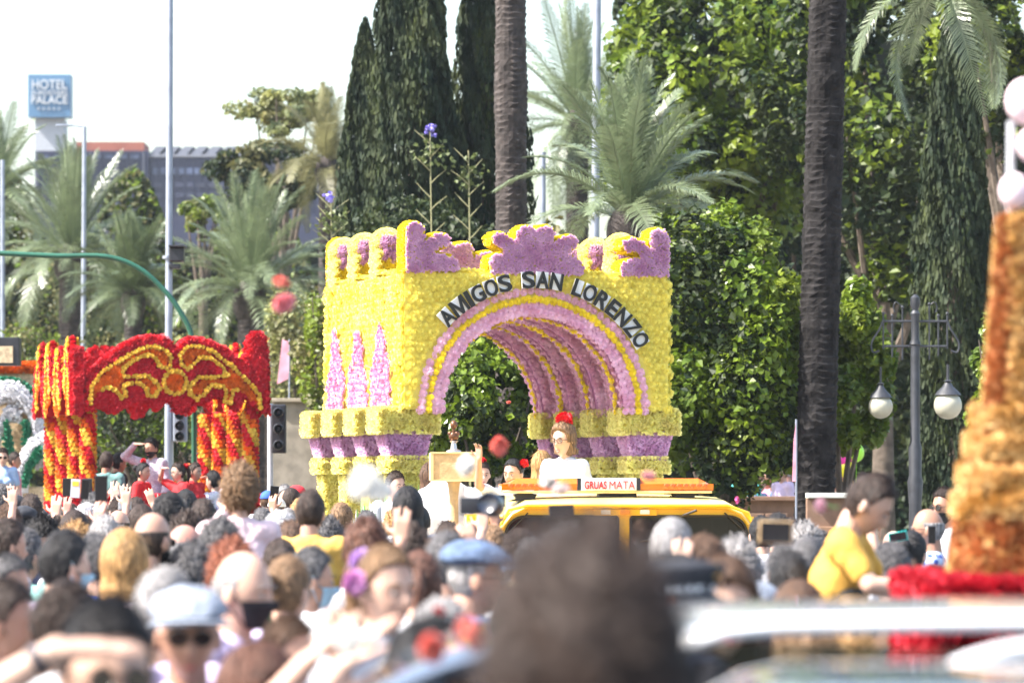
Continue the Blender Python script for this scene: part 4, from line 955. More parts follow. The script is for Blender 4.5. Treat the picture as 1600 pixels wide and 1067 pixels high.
# roof: crowned sheet with rounded corners
ro = MB(); n = 18; V = []; F = []
for j, (y, dz, ins) in enumerate(((-.03, -.02, .0), (-.05, .0, .0), (-.03, .022, .0), (.12, .035, .02), (.6, .06, .03), (2.0, .07, .03), (TLn-.3, .05, .03), (TLn, 0, .0), (TLn, -.02, 0))):
    for i in range(n+1):
        u_ = i/n; x = u_*wd_; ed = min(u_, 1-u_)*wd_; drop = -.20*max(0, 1-ed/.26)**2.2
        V.append((x, y+.02, zr0+.03+dz+drop+(.03*(1-abs(2*u_-1)**2) if j > 2 else 0)))
for j in range(8):
    for i in range(n): a = j*(n+1)+i; F.append((a, a+1, a+n+2, a+n+1))
ro.add(V, F); o = ro.build('roof', mat('roof_sunlit_yellow', (.80, .62, .22), .35, .05, 2, coat=.3), truck, smooth=True); q = o.modifiers.new('s', 'SOLIDIFY'); q.thickness = .015; q.offset = -1  # paler than the body yellow: sunlight on the roof put into its colour
b = MB(); b.tube([(.02, -.045, zr0-.11), (.08, -.045, zr0-.0), (.22, -.05, zr0+.035), (wd_-.22, -.05, zr0+.035), (wd_-.06, -.045, zr0-.02), (wd_-.02, -.045, zr0-.11)], .012, 8); b.build('gutter', ty, truck, smooth=True)
# panel with three small marker lamps
b = MB(); x0, x1 = tp(927, 800)[0], tp(1026, 800)[0]; b.box((x0, -.016, tz(805)), (x1, -.001, tz(795)), .002); b.build('marker_panel', ty, truck)
for X, m in ((946, 'lamp_white'), (976, 'lamp_amber'), (1007, 'lamp_white')):
    x = tp(X, 800)[0]; b = MB(); b.box((x-.037, -.035, tz(803.5)), (x+.037, -.0165, tz(796.5)), .006); b.build('marker_lamp', mat(m, (.75, .72, .66) if 'white' in m else (.75, .28, .03), .2, coat=.5), truck)
# sides: posts and side glass
for x0, x1 in ((0.0, .05), (wd_-.05, wd_)):
    for y0, y1 in ((.08, .16), (1.1, 1.22), (2.2, 2.32), (TLn-.15, TLn-.01)): b = MB(); b.box((x0, y0, 1.221), (x1, y1, zr0-.05)); b.build('roof_post', ty, truck)
    b = MB(); b.box((x0+.015, .16, 1.221), (x0+.021, TLn-.15, zr0-.08)); b.build('side_window', tglass, truck)
b = MB(); b.box((0.05, TLn-.06, 1.221), (wd_-.05, TLn-.02, zr0-.1)); b.build('rear_wall', ty, truck)
for x in (.35, 1.2): b = MB(); b.box((x, 1.0, .9), (x+.5, 1.14, 1.42), .05); b.box((x+.14, 1.02, 1.421), (x+.36, 1.1, 1.56), .03); b.build('seat', tdark, truck)
b = MB(); b.box((.06, .3, 1.221), (wd_-.06, .55, 1.29), .02); b.build('dashboard', tdark, truck)
for X, X2 in ((830, 880), (1000, 1040)): b = MB(); b.tube([(tp(X, 806)[0], -.02, tz(846)), (tp(X2, 797)[0], -.03, tz(838))], .008, 6); b.build('wiper', blk, truck)
for X in (800, 1150): b = MB(); b.lathe([(.012, 0), (.012, .01)], seg=8); b.build('bolt', galv, truck, loc=(tp(X, 800)[0], -.004, tz(800)), rot=(R(90), 0, 0))
b = MB(); b.tube([(tp(1172, 800)[0]-.2, -.008, zr0-.02), (tp(1172, 800)[0], -.008, zr0-.2), (tp(1174, 800)[0], -.008, 1.25)], .006, 6); b.tube([(.23, -.008, zr0-.02), (.05, -.008, zr0-.2), (.04, -.008, 1.25)], .006, 6); b.build('body_seam', trub, truck)
# wiper, mirror
b = MB(); b.tube([(tp(1062, 806)[0], -.03, tz(807)), (tp(1086, 797)[0], -.1, tz(797))], .01, 6); b.build('wiper', blk, truck)
b = MB(); b.box((tp(728, 800)[0], -.05, tz(826)), (tp(764, 800)[0], .08, tz(803)), .015); b.build('mirror_housing', ty, truck)
b = MB(); b.box((tp(735, 800)[0], -.056, tz(823)), (tp(757, 800)[0], -.051, tz(814))); b.build('mirror_glass', blk, truck)
b = MB(); b.tube([(tp(760, 810)[0], 0, tz(815)), (.03, .06, tz(818))], .012, 6); b.build('mirror_arm', blk, truck)
# light bar (things that move with the truck: a part with sub-parts)
amber = mat('amber_plastic', (.80, .20, .02), .15, .1, 30, trans=.25, coat=.6); LBz0, LBz1 = tz(768), tz(747)
x0, x1 = tp(786, 757)[0], tp(1119, 757)[0]; xa_, xb_ = tp(911, 757)[0], tp(998, 757)[0]
b = MB(); b.box((x0+.01, .16, LBz0-.012), (x1-.01, .44, LBz0+.008), .004); lbar = b.build('light_bar', mat('bar_base', (.75, .6, .3), .4), truck)
for a_, c_, nm in ((x0, xa_-.03, -1), (xb_+.03, x1, 1)):
    b = MB(); yp = []; n = 10; V = []
    for i in range(n+1):
        u_ = i/n; x = a_+(c_-a_)*u_; e = u_ if nm < 0 else 1-u_; k = min(1, (e*5))**.5 if e < .2 else 1; k = max(k, .35)
        for y, z in ((.17, LBz0+.01), (.15, LBz0+.06), (.2, LBz0+.01+(LBz1-LBz0-.01)*k), (.4, LBz0+.01+(LBz1-LBz0-.01)*k), (.45, LBz0+.06), (.43, LBz0+.01)): V.append((x, y, z))
    F = [(i*6+j, i*6+(j+1) % 6, (i+1)*6+(j+1) % 6, (i+1)*6+j) for i in range(n) for j in range(6)]+[tuple(range(6)), tuple(n*6+j for j in range(6))[::-1]]
    b.add(V, F); b.build('amber_lens', amber, lbar)
    for i in range(7):
        x = (a_+.07+i*.05) if nm < 0 else (c_-.07-i*.05); b = MB(); b.lathe([(.02, 0), (.02, .012), (.012, .016)], (0,0,0), 10); b.build('lamp_cell', mat('lamp_amber_cell', (.55, .12, .02), .2, coat=.5), lbar, loc=(x, .152, LBz0+.045), rot=(R(90), 0, 0))
for x in (xa_-.03, xb_): b = MB(); b.box((x, .145, LBz0+.01), (x+.03, .45, LBz1+.003), .004); b.build('divider', blk, lbar)
b = MB(); b.box((xa_, .142, LBz0+.01), (xb_, .45, LBz1+.002), .006); b.build('name_panel', mat('white_plastic', (.8, .8, .8), .3, .02), lbar)
rl_ = mat('red_letter', (.62, .02, .02), .4, 0)
for s_, X0_, X1_, of in (('GRUAS', 916, 951, .001), ('MATA', 955, 995, -.0015)):
    me = fit(text_mesh(s_, .1, .003, of, 'lettering'), (X1_-X0_)/FPX*TD, 12.5/FPX*TD); me.materials.append(rl_); link('lettering', me, lbar, (tp((X0_+X1_)/2, 757)[0], .139, (LBz0+LBz1)/2), (R(90), 0, 0))
for X in (825, 960, 1075):
    b = MB(); x = tp(X, 770)[0]; b.prism([(x-.13, zr1-.0), (x-.07, zr1+.02), (x-.09, LBz0-.02), (x-.04, LBz0-.01), (x+.04, LBz0-.01), (x+.09, LBz0-.02), (x+.07, zr1+.02), (x+.13, zr1-.0)], .22, .36); b.build('bar_bracket', blk, truck, tri=True)
o = MB(); o.box((tp(940, 770)[0], .22, LBz0-.05), (tp(1000, 770)[0], .4, LBz0-.013), .008); o.build('bar_motor', blk, truck)

# ------------------------------------------------------------------ orange and gold flower tower, right foreground
D = 11.5; TX = 1590
tower = thing('flower_tower', (fx(TX, D), D, 0), 'tall orange and gold tiered flower tower on a red fringed base at the right edge', 'parade float')
gold = mat('gold_fibre', (.72, .40, .10), .8, .25, 8, trans=.2, tint=(.85, .62, .30)); orf = mat('orange_fibre', (.44, .17, .055), .85, .25, 8, trans=.15); rfr = mat('red_fringe', (.50, .012, .03), .7, .2, 8, trans=.2); ball_m = mat('blush_paper', (.78, .62, .66), .7, .08, 5)
def tr_(X): return abs(X-TX)/FPX*D
def tier(name, X, Y0, Y1, m, bands, s_=.024, Xtop=None):
    r0 = tr_(X); r1 = tr_(Xtop) if Xtop else r0; z1_, z0_ = zof(Y0, D), zof(Y1, D); b = MB(); b.lathe([(r0*.96, z0_), (r1*.96, z1_)], seg=28); o = b.build(name, m[0], tower)
    Pq, Nq, Mq = [], [], []
    for z in np.arange(z0_, z1_, s_*.8):
        r_ = r0+(r1-r0)*(z-z0_)/(z1_-z0_)
        for a in np.arange(0, 6.28, s_*.8/r_): Pq.append((r_*math.cos(a), r_*math.sin(a), z)); Nq.append((math.cos(a), math.sin(a), .3)); Mq.append(bands(z, a))
    batch('fibre_tufts', TUFT, Pq, Nq, s_*1.2, Mq, m, o, tilt=.4)
G2 = [orf, gold]
tier('upper_shaft', 1545, 335, 645, G2, lambda z, a: 1 if math.cos(a*4+.6) > .3 else 0, Xtop=1568)
tier('middle_tier', 1503, 645, 800, G2, lambda z, a: 1 if rng.random() < .85 else 0, Xtop=1538)
tier('lower_tier', 1488, 800, 915, G2, lambda z, a: 0 if rng.random() < .85 else 1, Xtop=1502)
b = MB(); b.lathe([(tr_(1490), 0), (tr_(1498), zof(915, D)-.05)], seg=28); b.build('plinth', orf, tower)
for Y in (655, 700, 745, 790):
    b = MB(); r_ = tr_(1538-(Y-645)*.23); b.lathe([(r_, -.03), (r_+.008, -.01), (r_+.008, .01), (r_, .03)], (0, 0, zof(Y, D)), 28); o = b.build('gold_band', gold, tower)
    batch('fibre_tufts', TUFT, [((r_+.015)*math.cos(a), (r_+.015)*math.sin(a), zof(Y, D)+rng.normal(0, .015)) for a in np.arange(0, 6.28, .03)], [(math.cos(a), math.sin(a), .2) for a in np.arange(0, 6.28, .03)], .03, 1, G2, o)
for X, Y, r_ in ((1584, 300, 24), (1600, 160, 30), (1612, 228, 24)):
    b = MB(); b.ball((fx(X, D)-fx(TX, D), -.02, zof(Y, D)), (r_/FPX*D, r_/FPX*D, r_*1.2/FPX*D), 18, 12); b.build('paper_ball', ball_m, tower, smooth=True)
b = MB(); b.tube([(fx(1578, D)-fx(TX, D), 0, zof(340, D)), (fx(1580, D)-fx(TX, D), 0, zof(190, D))], .012, 8); b.build('rod', mat('tower_rod', (.6, .6, .65), .3, metal=.5), tower)
# red fringed base: a wide block
x0 = fx(1452, D)-fx(TX, D); b = MB(); b.box((x0, -.35, 1.0), (1.3, .8, zof(915, D)), .03); ob = b.build('fringed_base', mat('red_backing', (.35, .01, .015)), tower)
n = 5200; Pq = np.stack([rng.uniform(x0-.02, 1.25, n), np.full(n, -.36), rng.uniform(1.0, zof(912, D), n)], 1); Nq = np.tile([0, -1, .3], (n, 1)).astype(float)
m2 = 2600; P2 = np.stack([rng.uniform(x0-.02, 1.25, m2), rng.uniform(-.35, .8, m2), np.full(m2, zof(914, D))], 1); N2 = np.tile([0, -.2, 1.], (m2, 1))
m3 = 900; P3 = np.stack([np.full(m3, x0-.01), rng.uniform(-.35, .8, m3), rng.uniform(1.0, zof(912, D), m3)], 1); N3 = np.tile([-1, 0, .3], (m3, 1)).astype(float)
batch('fringe', TUFT, np.concatenate([Pq, P2, P3]), np.concatenate([Nq, N2, N3]), .032*rng.uniform(.6, 1.5, n+m2+m3), 0, [rfr], ob, tilt=.5)

# ------------------------------------------------------------------ cars in front
white = mat('car_white', (.78, .78, .80), .2, .02, 2, coat=1); cglass = glassy('car_glass', (.7, .75, .75), alpha=.1); silver = mat('car_silver', (.14, .17, .22), .25, .04, 2, metal=.5, coat=1)
def car(name, label, X0, D, ytop, W, cat, paint, rz, H=None):
    """side-on people carrier; local x along its length from the left (rear) end, y away"""
    t = thing(name, (fx(X0, D), D, 0), label, cat, rz=rz); zt = zof(ytop, D); k = zt/1.62
    L = 4.2; zw = zt-.19*1.0; zb = zt-.52
    # roof sheet
    n = 24; V, F = [], []
    for j in range(9):
        v = j/8; y = v*W
        for i in range(n+1):
            u_ = i/n; x = .0+u_*2.75; arch = .055*math.sin(math.pi*min(1, u_*.92+.08))**.6; side = .05*(1-abs(2*v-1)**2.5)
            z = zt-.03+arch*.35+side*.35-(.10*max(0, u_-.62)/.38)**1 * (1)-(.05*max(0, .05-u_)/.05)
            V.append((x, y, z))
    for j in range(8):
        for i in range(n): a = j*(n+1)+i; F.append((a, a+1, a+n+2, a+n+1))
    b = MB(); b.add(V, F); o = b.build('roof', paint, t, smooth=True); q = o.modifiers.new('s', 'SOLIDIFY'); q.thickness = .028; q.offset = -1
    # lower body: prism with bonnet line, bevel look by rounded polygon
    body = [(-.12, .35), (-.15, zb-.15), (-.05, zb-.02), (.3, zb), (2.6, zb), (3.2, zb-.03), (3.95, zb-.18), (4.2, zb-.42), (4.22, .4), (3.7, .32), (.5, .3)]
    b = MB(); b.prism(smoothline(body+[body[0]], 3)[:-1], 0, W); b.build('body', paint, t, tri=True)
    for y in (.03, W-.03):
        for pts in ([(.02, zb-.02), (.1, zt-.1)], [(1.25, zb-.02), (1.28, zt-.11)], [(3.1, zb-.05), (2.55, zt-.17)]): b = MB(); b.tube([(pts[0][0], y, pts[0][1]), (pts[1][0], y, pts[1][1])], .035, 8); b.build('pillar', paint if pts[0][0] > 3 else blk, t, smooth=True)
        b = MB(); b.prism([(.05, zb), (3.05, zb-.03), (2.55, zt-.16), (.12, zt-.11)], y-.004, y+.004); b.build('side_window', cglass, t, tri=True)
    b = MB(); b.add([(3.08, .05, zb-.03), (3.08, W-.05, zb-.03), (2.57, W-.1, zt-.16), (2.57, .1, zt-.16), (3.09, .05, zb-.03), (3.09, W-.05, zb-.03), (2.58, W-.1, zt-.16), (2.58, .1, zt-.16)], [(0, 1, 2, 3), (7, 6, 5, 4), (0, 4, 5, 1), (1, 5, 6, 2), (2, 6, 7, 3), (3, 7, 4, 0)]); b.build('windscreen', cglass, t)
    for x in (.65, 3.45):
        for y in (.06, W-.06): b = MB(); b.lathe([(.1, -.1), (.3, -.1), (.33, -.06), (.33, .06), (.3, .1), (.1, .1)], seg=24); o = b.build('wheel', mat('tyre_rubber', (.02,)*3), t, loc=(x, y, .33), rot=(R(90), 0, 0), smooth=True); q = MB(); q.lathe([(.03, -.11), (.19, -.11), (.2, .11), (.03, .11)], seg=16); q.build('rim', galv, o)
    for x in (.9, 2.0): b = MB(); b.box((x, .3, zb-.5), (x+.45, W-.3, zb-.12), .06); b.build('seat', tdark, t)
    return t
car('parked_car', 'white car with a long pale roof across the bottom right, blurred close to the camera', 1042, 7.6, 956, 1.3, 'car', white, R(4))
D = 6.2; t = thing('parked_car', (fx(1500, D), D, 0), 'pale blue grey car nearest the camera along the bottom edge at the right', 'car')
pgb = mat('car_pale_blue', (.20, .25, .29), .22, .05, 2, metal=.3, coat=1); x0 = fx(1040, D)-fx(1500, D); V = []; F = []; n = 24; zt = zof(1022, D)
for j in range(9):
    for i in range(n+1):
        u_ = i/n; x = x0+u_*1.3; V.append((x, -1.25*(1-j/8), zt-.02+.03*math.sin(math.pi*min(1, .12+j/8*.88))**.7-.09*max(0, (.14-u_)/.14)**2))
for j in range(8):
    for i in range(n): a = j*(n+1)+i; F.append((a, a+1, a+n+2, a+n+1))
b = MB(); b.add(V, F); o = b.build('roof', pgb, t, smooth=True); q = o.modifiers.new('s', 'SOLIDIFY'); q.thickness = .03; q.offset = -1
b = MB(); b.box((x0+.1, -1.2, .3), (x0+1.3, -.05, zt-.5), .08); b.build('body', pgb, t, smooth=True)
for x in (x0+.15, x0+1.2):
    for y in (-1.15, -.1): b = MB(); b.tube([(x, y, zt-.55), (x, y, zt-.03)], .03, 8); b.build('pillar', pgb, t)
b = MB(); b.box((x0+.2, -.1, zt-.5), (x0+1.15, -.09, zt-.05)); b.build('side_window', cglass, t)
ln = smoothline([(fx(x, 5.9)-fx(1500, D), zof(y, 5.9)) for x, y in ((1380, 1100), (1450, 1062), (1520, 1030), (1600, 1012), (1720, 1006))], 5)
b = MB(); b.tube([(p_[0], -.3, p_[1]) for p_ in ln], .012, 12); b.build('roof_rail', white, t, smooth=True)
t = thing('second_car', (fx(690, 7.2), 7.2, 0), 'blue grey car whose sloping roof edge crosses the crowd at the bottom', 'car')
ln = smoothline([(fx(x, 7.2)-fx(690, 7.2), zof(y, 7.2)) for x, y in ((520, 1120), (600, 1070), (660, 1040), (720, 1018), (800, 1002), (900, 1000), (1040, 1010))], 5)
n = len(ln); V = []; F = []
for i, p_ in enumerate(ln):
    for y, dz in ((-.03, -.045), (-.05, -.02), (-.02, 0), (.25, .0), (.9, .02), (1.4, -.02)): V.append((p_[0], y, p_[1]+dz))
for i in range(n-1):
    for j in range(5): a = i*6+j; F.append((a, a+6, a+7, a+1))
b = MB(); b.add(V, F); o = b.build('roof', silver, t, smooth=True); q = o.modifiers.new('s', 'SOLIDIFY'); q.thickness = .02
b = MB(); b.box((-.35, .0, .35), (1.2, 1.4, 1.12), .08); b.build('body', silver, t, smooth=True)
for x in (.0, .9):
    b = MB(); b.tube([(x, .0, 1.1), (x-.02, .0, zof(1012 if x > .5 else 1035, 7.2)-.03)], .03, 8); b.build('pillar', silver, t)
# ------------------------------------------------------------------ people: templates are grown once and shared
HC = Vector((0, -.01, 1.60))                       # head centre of a 1.72 m figure that faces -y
def smoothstep(a, b, x): t = np.clip((x-a)/(b-a), 0, 1); return t*t*(3-2*t)
def head_pts(d, grow=0.0):
    """d (n,3) unit directions -> head surface points relative to HC"""
    x, y, z = d[:, 0], d[:, 1], d[:, 2]; t = np.clip(-z, 0, 1)
    px = .076*x*(1-.30*t**1.4)*(1+.03*np.clip(z, 0, 1)); py = .097*y; pz = .122*z
    py = np.where(y > 0, py*(1-.42*t**1.2), py*(1-.06*t)); py -= .010*t**2
    f = (y < 0)
    g = lambda cx, cz, sx, sz: np.exp(-((x-cx)/sx)**2-((z-cz)/sz)**2)*f
    py = py+f*.010*np.clip(-y, 0, 1)**3                        # flatter face
    py -= .026*g(0, -.34, .15, .13)+.012*g(0, -.12, .10, .22)  # nose tip, bridge
    py += .011*g(.40, -.06, .17, .12)+.011*g(-.40, -.06, .17, .12)   # eye sockets
    py -= .006*g(.35, .14, .3, .07)+.006*g(-.35, .14, .3, .07) # brow
    py -= .007*g(0, -.61, .22, .055)+.007*g(0, -.72, .18, .05) # lips
    py += .004*g(0, -.665, .25, .022)
    py -= .009*g(0, -.93, .3, .12)                              # chin
    py -= .004*g(.5, -.35, .18, .18)+.004*g(-.5, -.35, .18, .18)
    p = np.stack([px, py, pz], 1)
    return p+d*grow
def sphere_grid(nu, nv):
    V = [(0, 0, -1)]; F = []
    for i in range(1, nv):
        ph = -math.pi/2+math.pi*i/nv
        for k in range(nu): a = 2*math.pi*k/nu; V.append((math.cos(ph)*math.cos(a), math.cos(ph)*math.sin(a), math.sin(ph)))
    V.append((0, 0, 1)); top = len(V)-1
    for k in range(nu): F.append((0, 1+(k+1) % nu, 1+k)); F.append((top, top-nu+k, top-nu+(k+1) % nu))
    for i in range(nv-2):
        for k in range(nu): a, b_ = 1+i*nu+k, 1+i*nu+(k+1) % nu; F.append((a, b_, b_+nu, a+nu))
    return np.array(V), F
def add_hand(mb, wrist, d, nrm, side, curl=.25, spread=.22, s=1.0):
    """d along the hand, nrm out of the back of the hand, side +1/-1 says where the thumb lies"""
    w0 = Vector(wrist); d = Vector(d).normalized(); n_ = Vector(nrm); n_ = (n_-d*n_.dot(d)).normalized(); sx = d.cross(n_)*side
    for q in (-.026, -.009, .009, .026): mb.capsule(w0+d*.012*s+sx*q*.7*s, w0+d*.085*s+sx*q*s, .0165*s, .0135*s, 8)
    for i, (q, L) in enumerate(((.031, .068), (.011, .077), (-.010, .072), (-.030, .056))):
        b0 = w0+d*.088*s+sx*q*s; dd = (d+sx*(q*spread*22)-n_*curl*.6).normalized(); m1 = b0+dd*L*.5*s; d2 = (dd-n_*curl*1.5).normalized()
        mb.capsule(b0, m1, .0088*s, .008*s, 8); mb.capsule(m1, m1+d2*L*.52*s, .008*s, .0068*s, 8)
    b0 = w0+d*.025*s+sx*.024*s; m1 = b0+(d*.55+sx*.8-n_*.25).normalized()*.045*s
    mb.capsule(b0, m1, .0125*s, .0105*s, 8); mb.capsule(m1, m1+(d*.9+sx*.35-n_*.35).normalized()*.035*s, .0098*s, .008*s, 8)
def remesh(mb, vox, name, mats, it=2, fac=.5):
    me = mesh(name, mb.v, mb.f); o = link(name, me)
    m = o.modifiers.new('r', 'REMESH'); m.mode = 'VOXEL'; m.voxel_size = vox; m.use_smooth_shade = True
    if it: q = o.modifiers.new('s', 'SMOOTH'); q.iterations = it; q.factor = fac
    dg = bpy.context.evaluated_depsgraph_get(); out = bpy.data.meshes.new_from_object(o.evaluated_get(dg)); out.name = name
    bpy.data.objects.remove(o); bpy.data.meshes.remove(me); out.materials.clear()
    for x in mats: out.materials.append(x)
    out.polygons.foreach_set('use_smooth', np.ones(len(out.polygons), bool)); return out
ARMS = {  # per side (sign): shoulder is fixed; elbow, wrist, hand direction, back-of-hand normal, curl. x is mirrored for the other side
 'down': ((.225, .03, 1.13), (.235, -.07, .90), (0, -.2, -1), (1, 0, 0), .3),
 'up': ((.27, -.14, 1.50), (.20, -.25, 1.73), (-.05, -.1, 1), (0, .9, .2), .45),
 'high': ((.24, -.12, 1.58), (.22, -.20, 1.83), (.05, -.05, 1), (0, 1, .1), .15),
 'hold': ((.25, -.17, 1.30), (.09, -.38, 1.50), (-.35, -.2, 1), (.3, .9, 0), .6),
 'holdhigh': ((.23, -.22, 1.46), (.10, -.40, 1.68), (-.3, -.1, 1), (.3, .9, 0), .6),
 'shade': ((.36, -.10, 1.50), (.13, -.17, 1.655), (-1, -.12, .02), (0, -.2, 1), .1),
 'reach': ((.20, -.24, 1.58), (.13, -.46, 1.84), (-.1, -.75, .75), (0, .5, .8), .10),
 'lap': ((.21, -.06, 1.15), (.10, -.27, 1.10), (-.4, -1, -.1), (0, 0, 1), .4),
 'reachlow': ((.25, -.13, 1.27), (.15, -.37, 1.29), (-.2, -1, -.05), (.3, 0, 1), .3),
 'cross': ((.25, -.06, 1.15), (.02, -.22, 1.18), (-1, -.2, .1), (0, -1, 0), .3)}
SH = Vector((.172, .01, 1.405))
def head_T(pitch, yaw=0):
    piv = Vector((0, .02, 1.48)); return Matrix.Translation(piv) @ Matrix.Rotation(yaw, 4, 'Z') @ Matrix.Rotation(pitch, 4, 'X') @ Matrix.Translation(-piv)
BODY = {}
def body(pose=('down', 'down'), pitch=0, fem=False, vox=.0085, long=False):
    """returns (skin mesh, shirt mesh)"""
    key = (pose, pitch, fem, vox, long)
    if key in BODY: return BODY[key]
    b = MB(); s_ = MB(); T = head_T(pitch)
    d, F = sphere_grid(40, 30); hp = head_pts(d); b.add([(T @ (HC+Vector(p)))[:] for p in hp], F)
    for sg in (-1, 1):
        e = T @ (HC+Vector((sg*.079, .012, -.012))); b.ball(e, (.010, .021, .033), 10, 8, (T.to_3x3() @ Matrix.Rotation(sg*.35, 3, 'Z')).to_euler().to_quaternion())
    shw = .9 if fem else 1.0
    hb = T @ Vector((0, .018, 1.52)); b.capsule(Vector((0, .03, 1.38)), hb, .06 if not fem else .052, .053 if not fem else .046)
    b.ball((0, .015, 1.25), (.15*shw, .10, .19)); b.ball((0, .01, 1.05), (.14, .095, .18)); b.ball((0, .01, .92), (.155, .10, .12))
    b.capsule((-.13*shw, .02, 1.40), (.13*shw, .02, 1.40), .055, .055)
    s_.ball((0, .012, 1.24), (.172*shw, .122, .20), 20, 14); s_.ball((0, .005, 1.05), (.158, .118, .20), 20, 14); s_.ball((0, .01, .93), (.17, .118, .12), 20, 14)
    s_.capsule((-.135*shw, .02, 1.395), (.135*shw, .02, 1.395), .066, .066); s_.capsule((-.03, .03, 1.425), (.03, .03, 1.425), .062, .062)
    if fem: s_.ball((-.07, -.085, 1.24), (.07, .055, .065)); s_.ball((.07, -.085, 1.24), (.07, .055, .065))
    for sg, ps in ((-1, pose[0]), (1, pose[1])):
        el, wr, hd, hn, cu = ARMS[ps]; m = lambda v: Vector((sg*v[0], v[1], v[2]))
        S0 = Vector((sg*SH.x*shw, SH.y, SH.z)); E, W = m(el), m(wr); g = .92 if fem else 1.0
        b.capsule(S0, E, .050*g, .038*g); b.capsule(E, E.lerp(W, .35), .038*g, .039*g); b.capsule(E.lerp(W, .3), W, .038*g, .025*g)
        add_hand(b, W, m(hd), m(hn), sg*-1 if ps not in ('shade', 'lap') else sg, cu, s=.97*g)
        s_.capsule(S0, S0.lerp(E, .25), .070*g, .064*g); s_.capsule(S0.lerp(E, .2), S0.lerp(E, 1.0 if long else .66), .062*g, .056*g)
        if long: s_.capsule(E, E.lerp(W, .5), .052*g, .047*g); s_.capsule(E.lerp(W, .5), W.lerp(E, .06), .047*g, .037*g)
    skin_me = remesh(b, vox, 'person', [None, None]); shirt = remesh(s_, .013, 'shirt', [None], 3, .6)
    # lips get their own material slot
    V = np.empty(len(skin_me.vertices)*3, np.float32); skin_me.vertices.foreach_get('co', V); V = V.reshape(-1, 3)
    Ti = T.inverted(); L = V @ np.array(Ti.to_3x3()).T+np.array(Ti.translation)-np.array(HC)
    lip = (np.abs(L[:, 0]) < .024) & (L[:, 1] < -.08) & (L[:, 2] < -.068) & (L[:, 2] > -.092)
    mi = np.array([1 if all(lip[v] for v in p.vertices) else 0 for p in skin_me.polygons]) if pitch == 0 and vox < .007 else np.zeros(len(skin_me.polygons), int)
    skin_me.polygons.foreach_set('material_index', mi.astype(np.int32))
    # folds in the cloth: displace along normals
    n = len(shirt.vertices); V = np.empty(n*3, np.float32); shirt.vertices.foreach_get('co', V); V = V.reshape(-1, 3); N = np.empty(n*3, np.float32); shirt.vertices.foreach_get('normal', N); N = N.reshape(-1, 3)
    hsh = (abs(hash(str(key))) % 97)*0+len(BODY)*3.1
    dsp = np.array([noise.noise(Vector((v[0]*9+hsh, v[1]*9, v[2]*4.5)))*.010+abs(noise.noise(Vector((v[0]*16+v[2]*7, v[1]*16+hsh, v[2]*13))))*.010 for v in V.tolist()])
    V += N*dsp[:, None]; shirt.vertices.foreach_set('co', V.ravel()); shirt.update()
    BODY[key] = (skin_me, shirt); return BODY[key]

# trousers, seated legs
def trousers_mesh():
    b = MB(); b.ball((0, .01, .92), (.168, .112, .13))
    for sg in (-1, 1): b.capsule((sg*.09, .01, .88), (sg*.10, 0, .5), .095, .065); b.capsule((sg*.10, 0, .5), (sg*.10, .01, .09), .062, .052)
    return remesh(b, .018, 'trousers', [None])
def seated_mesh():
    b = MB(); b.ball((0, .01, .92), (.16, .11, .12))
    for sg in (-1, 1): b.capsule((sg*.09, .0, .90), (sg*.11, -.33, .90), .08, .058); b.capsule((sg*.11, -.33, .90), (sg*.11, -.34, .52), .055, .042)
    return remesh(b, .016, 'trousers', [None])
def shoe_mesh():
    b = MB(); b.ball((0, -.05, .045), (.045, .13, .05)); b.ball((0, .03, .06), (.042, .06, .06)); return remesh(b, .014, 'shoe', [None])
TROU, SEAT, SHOE = trousers_mesh(), seated_mesh(), shoe_mesh()

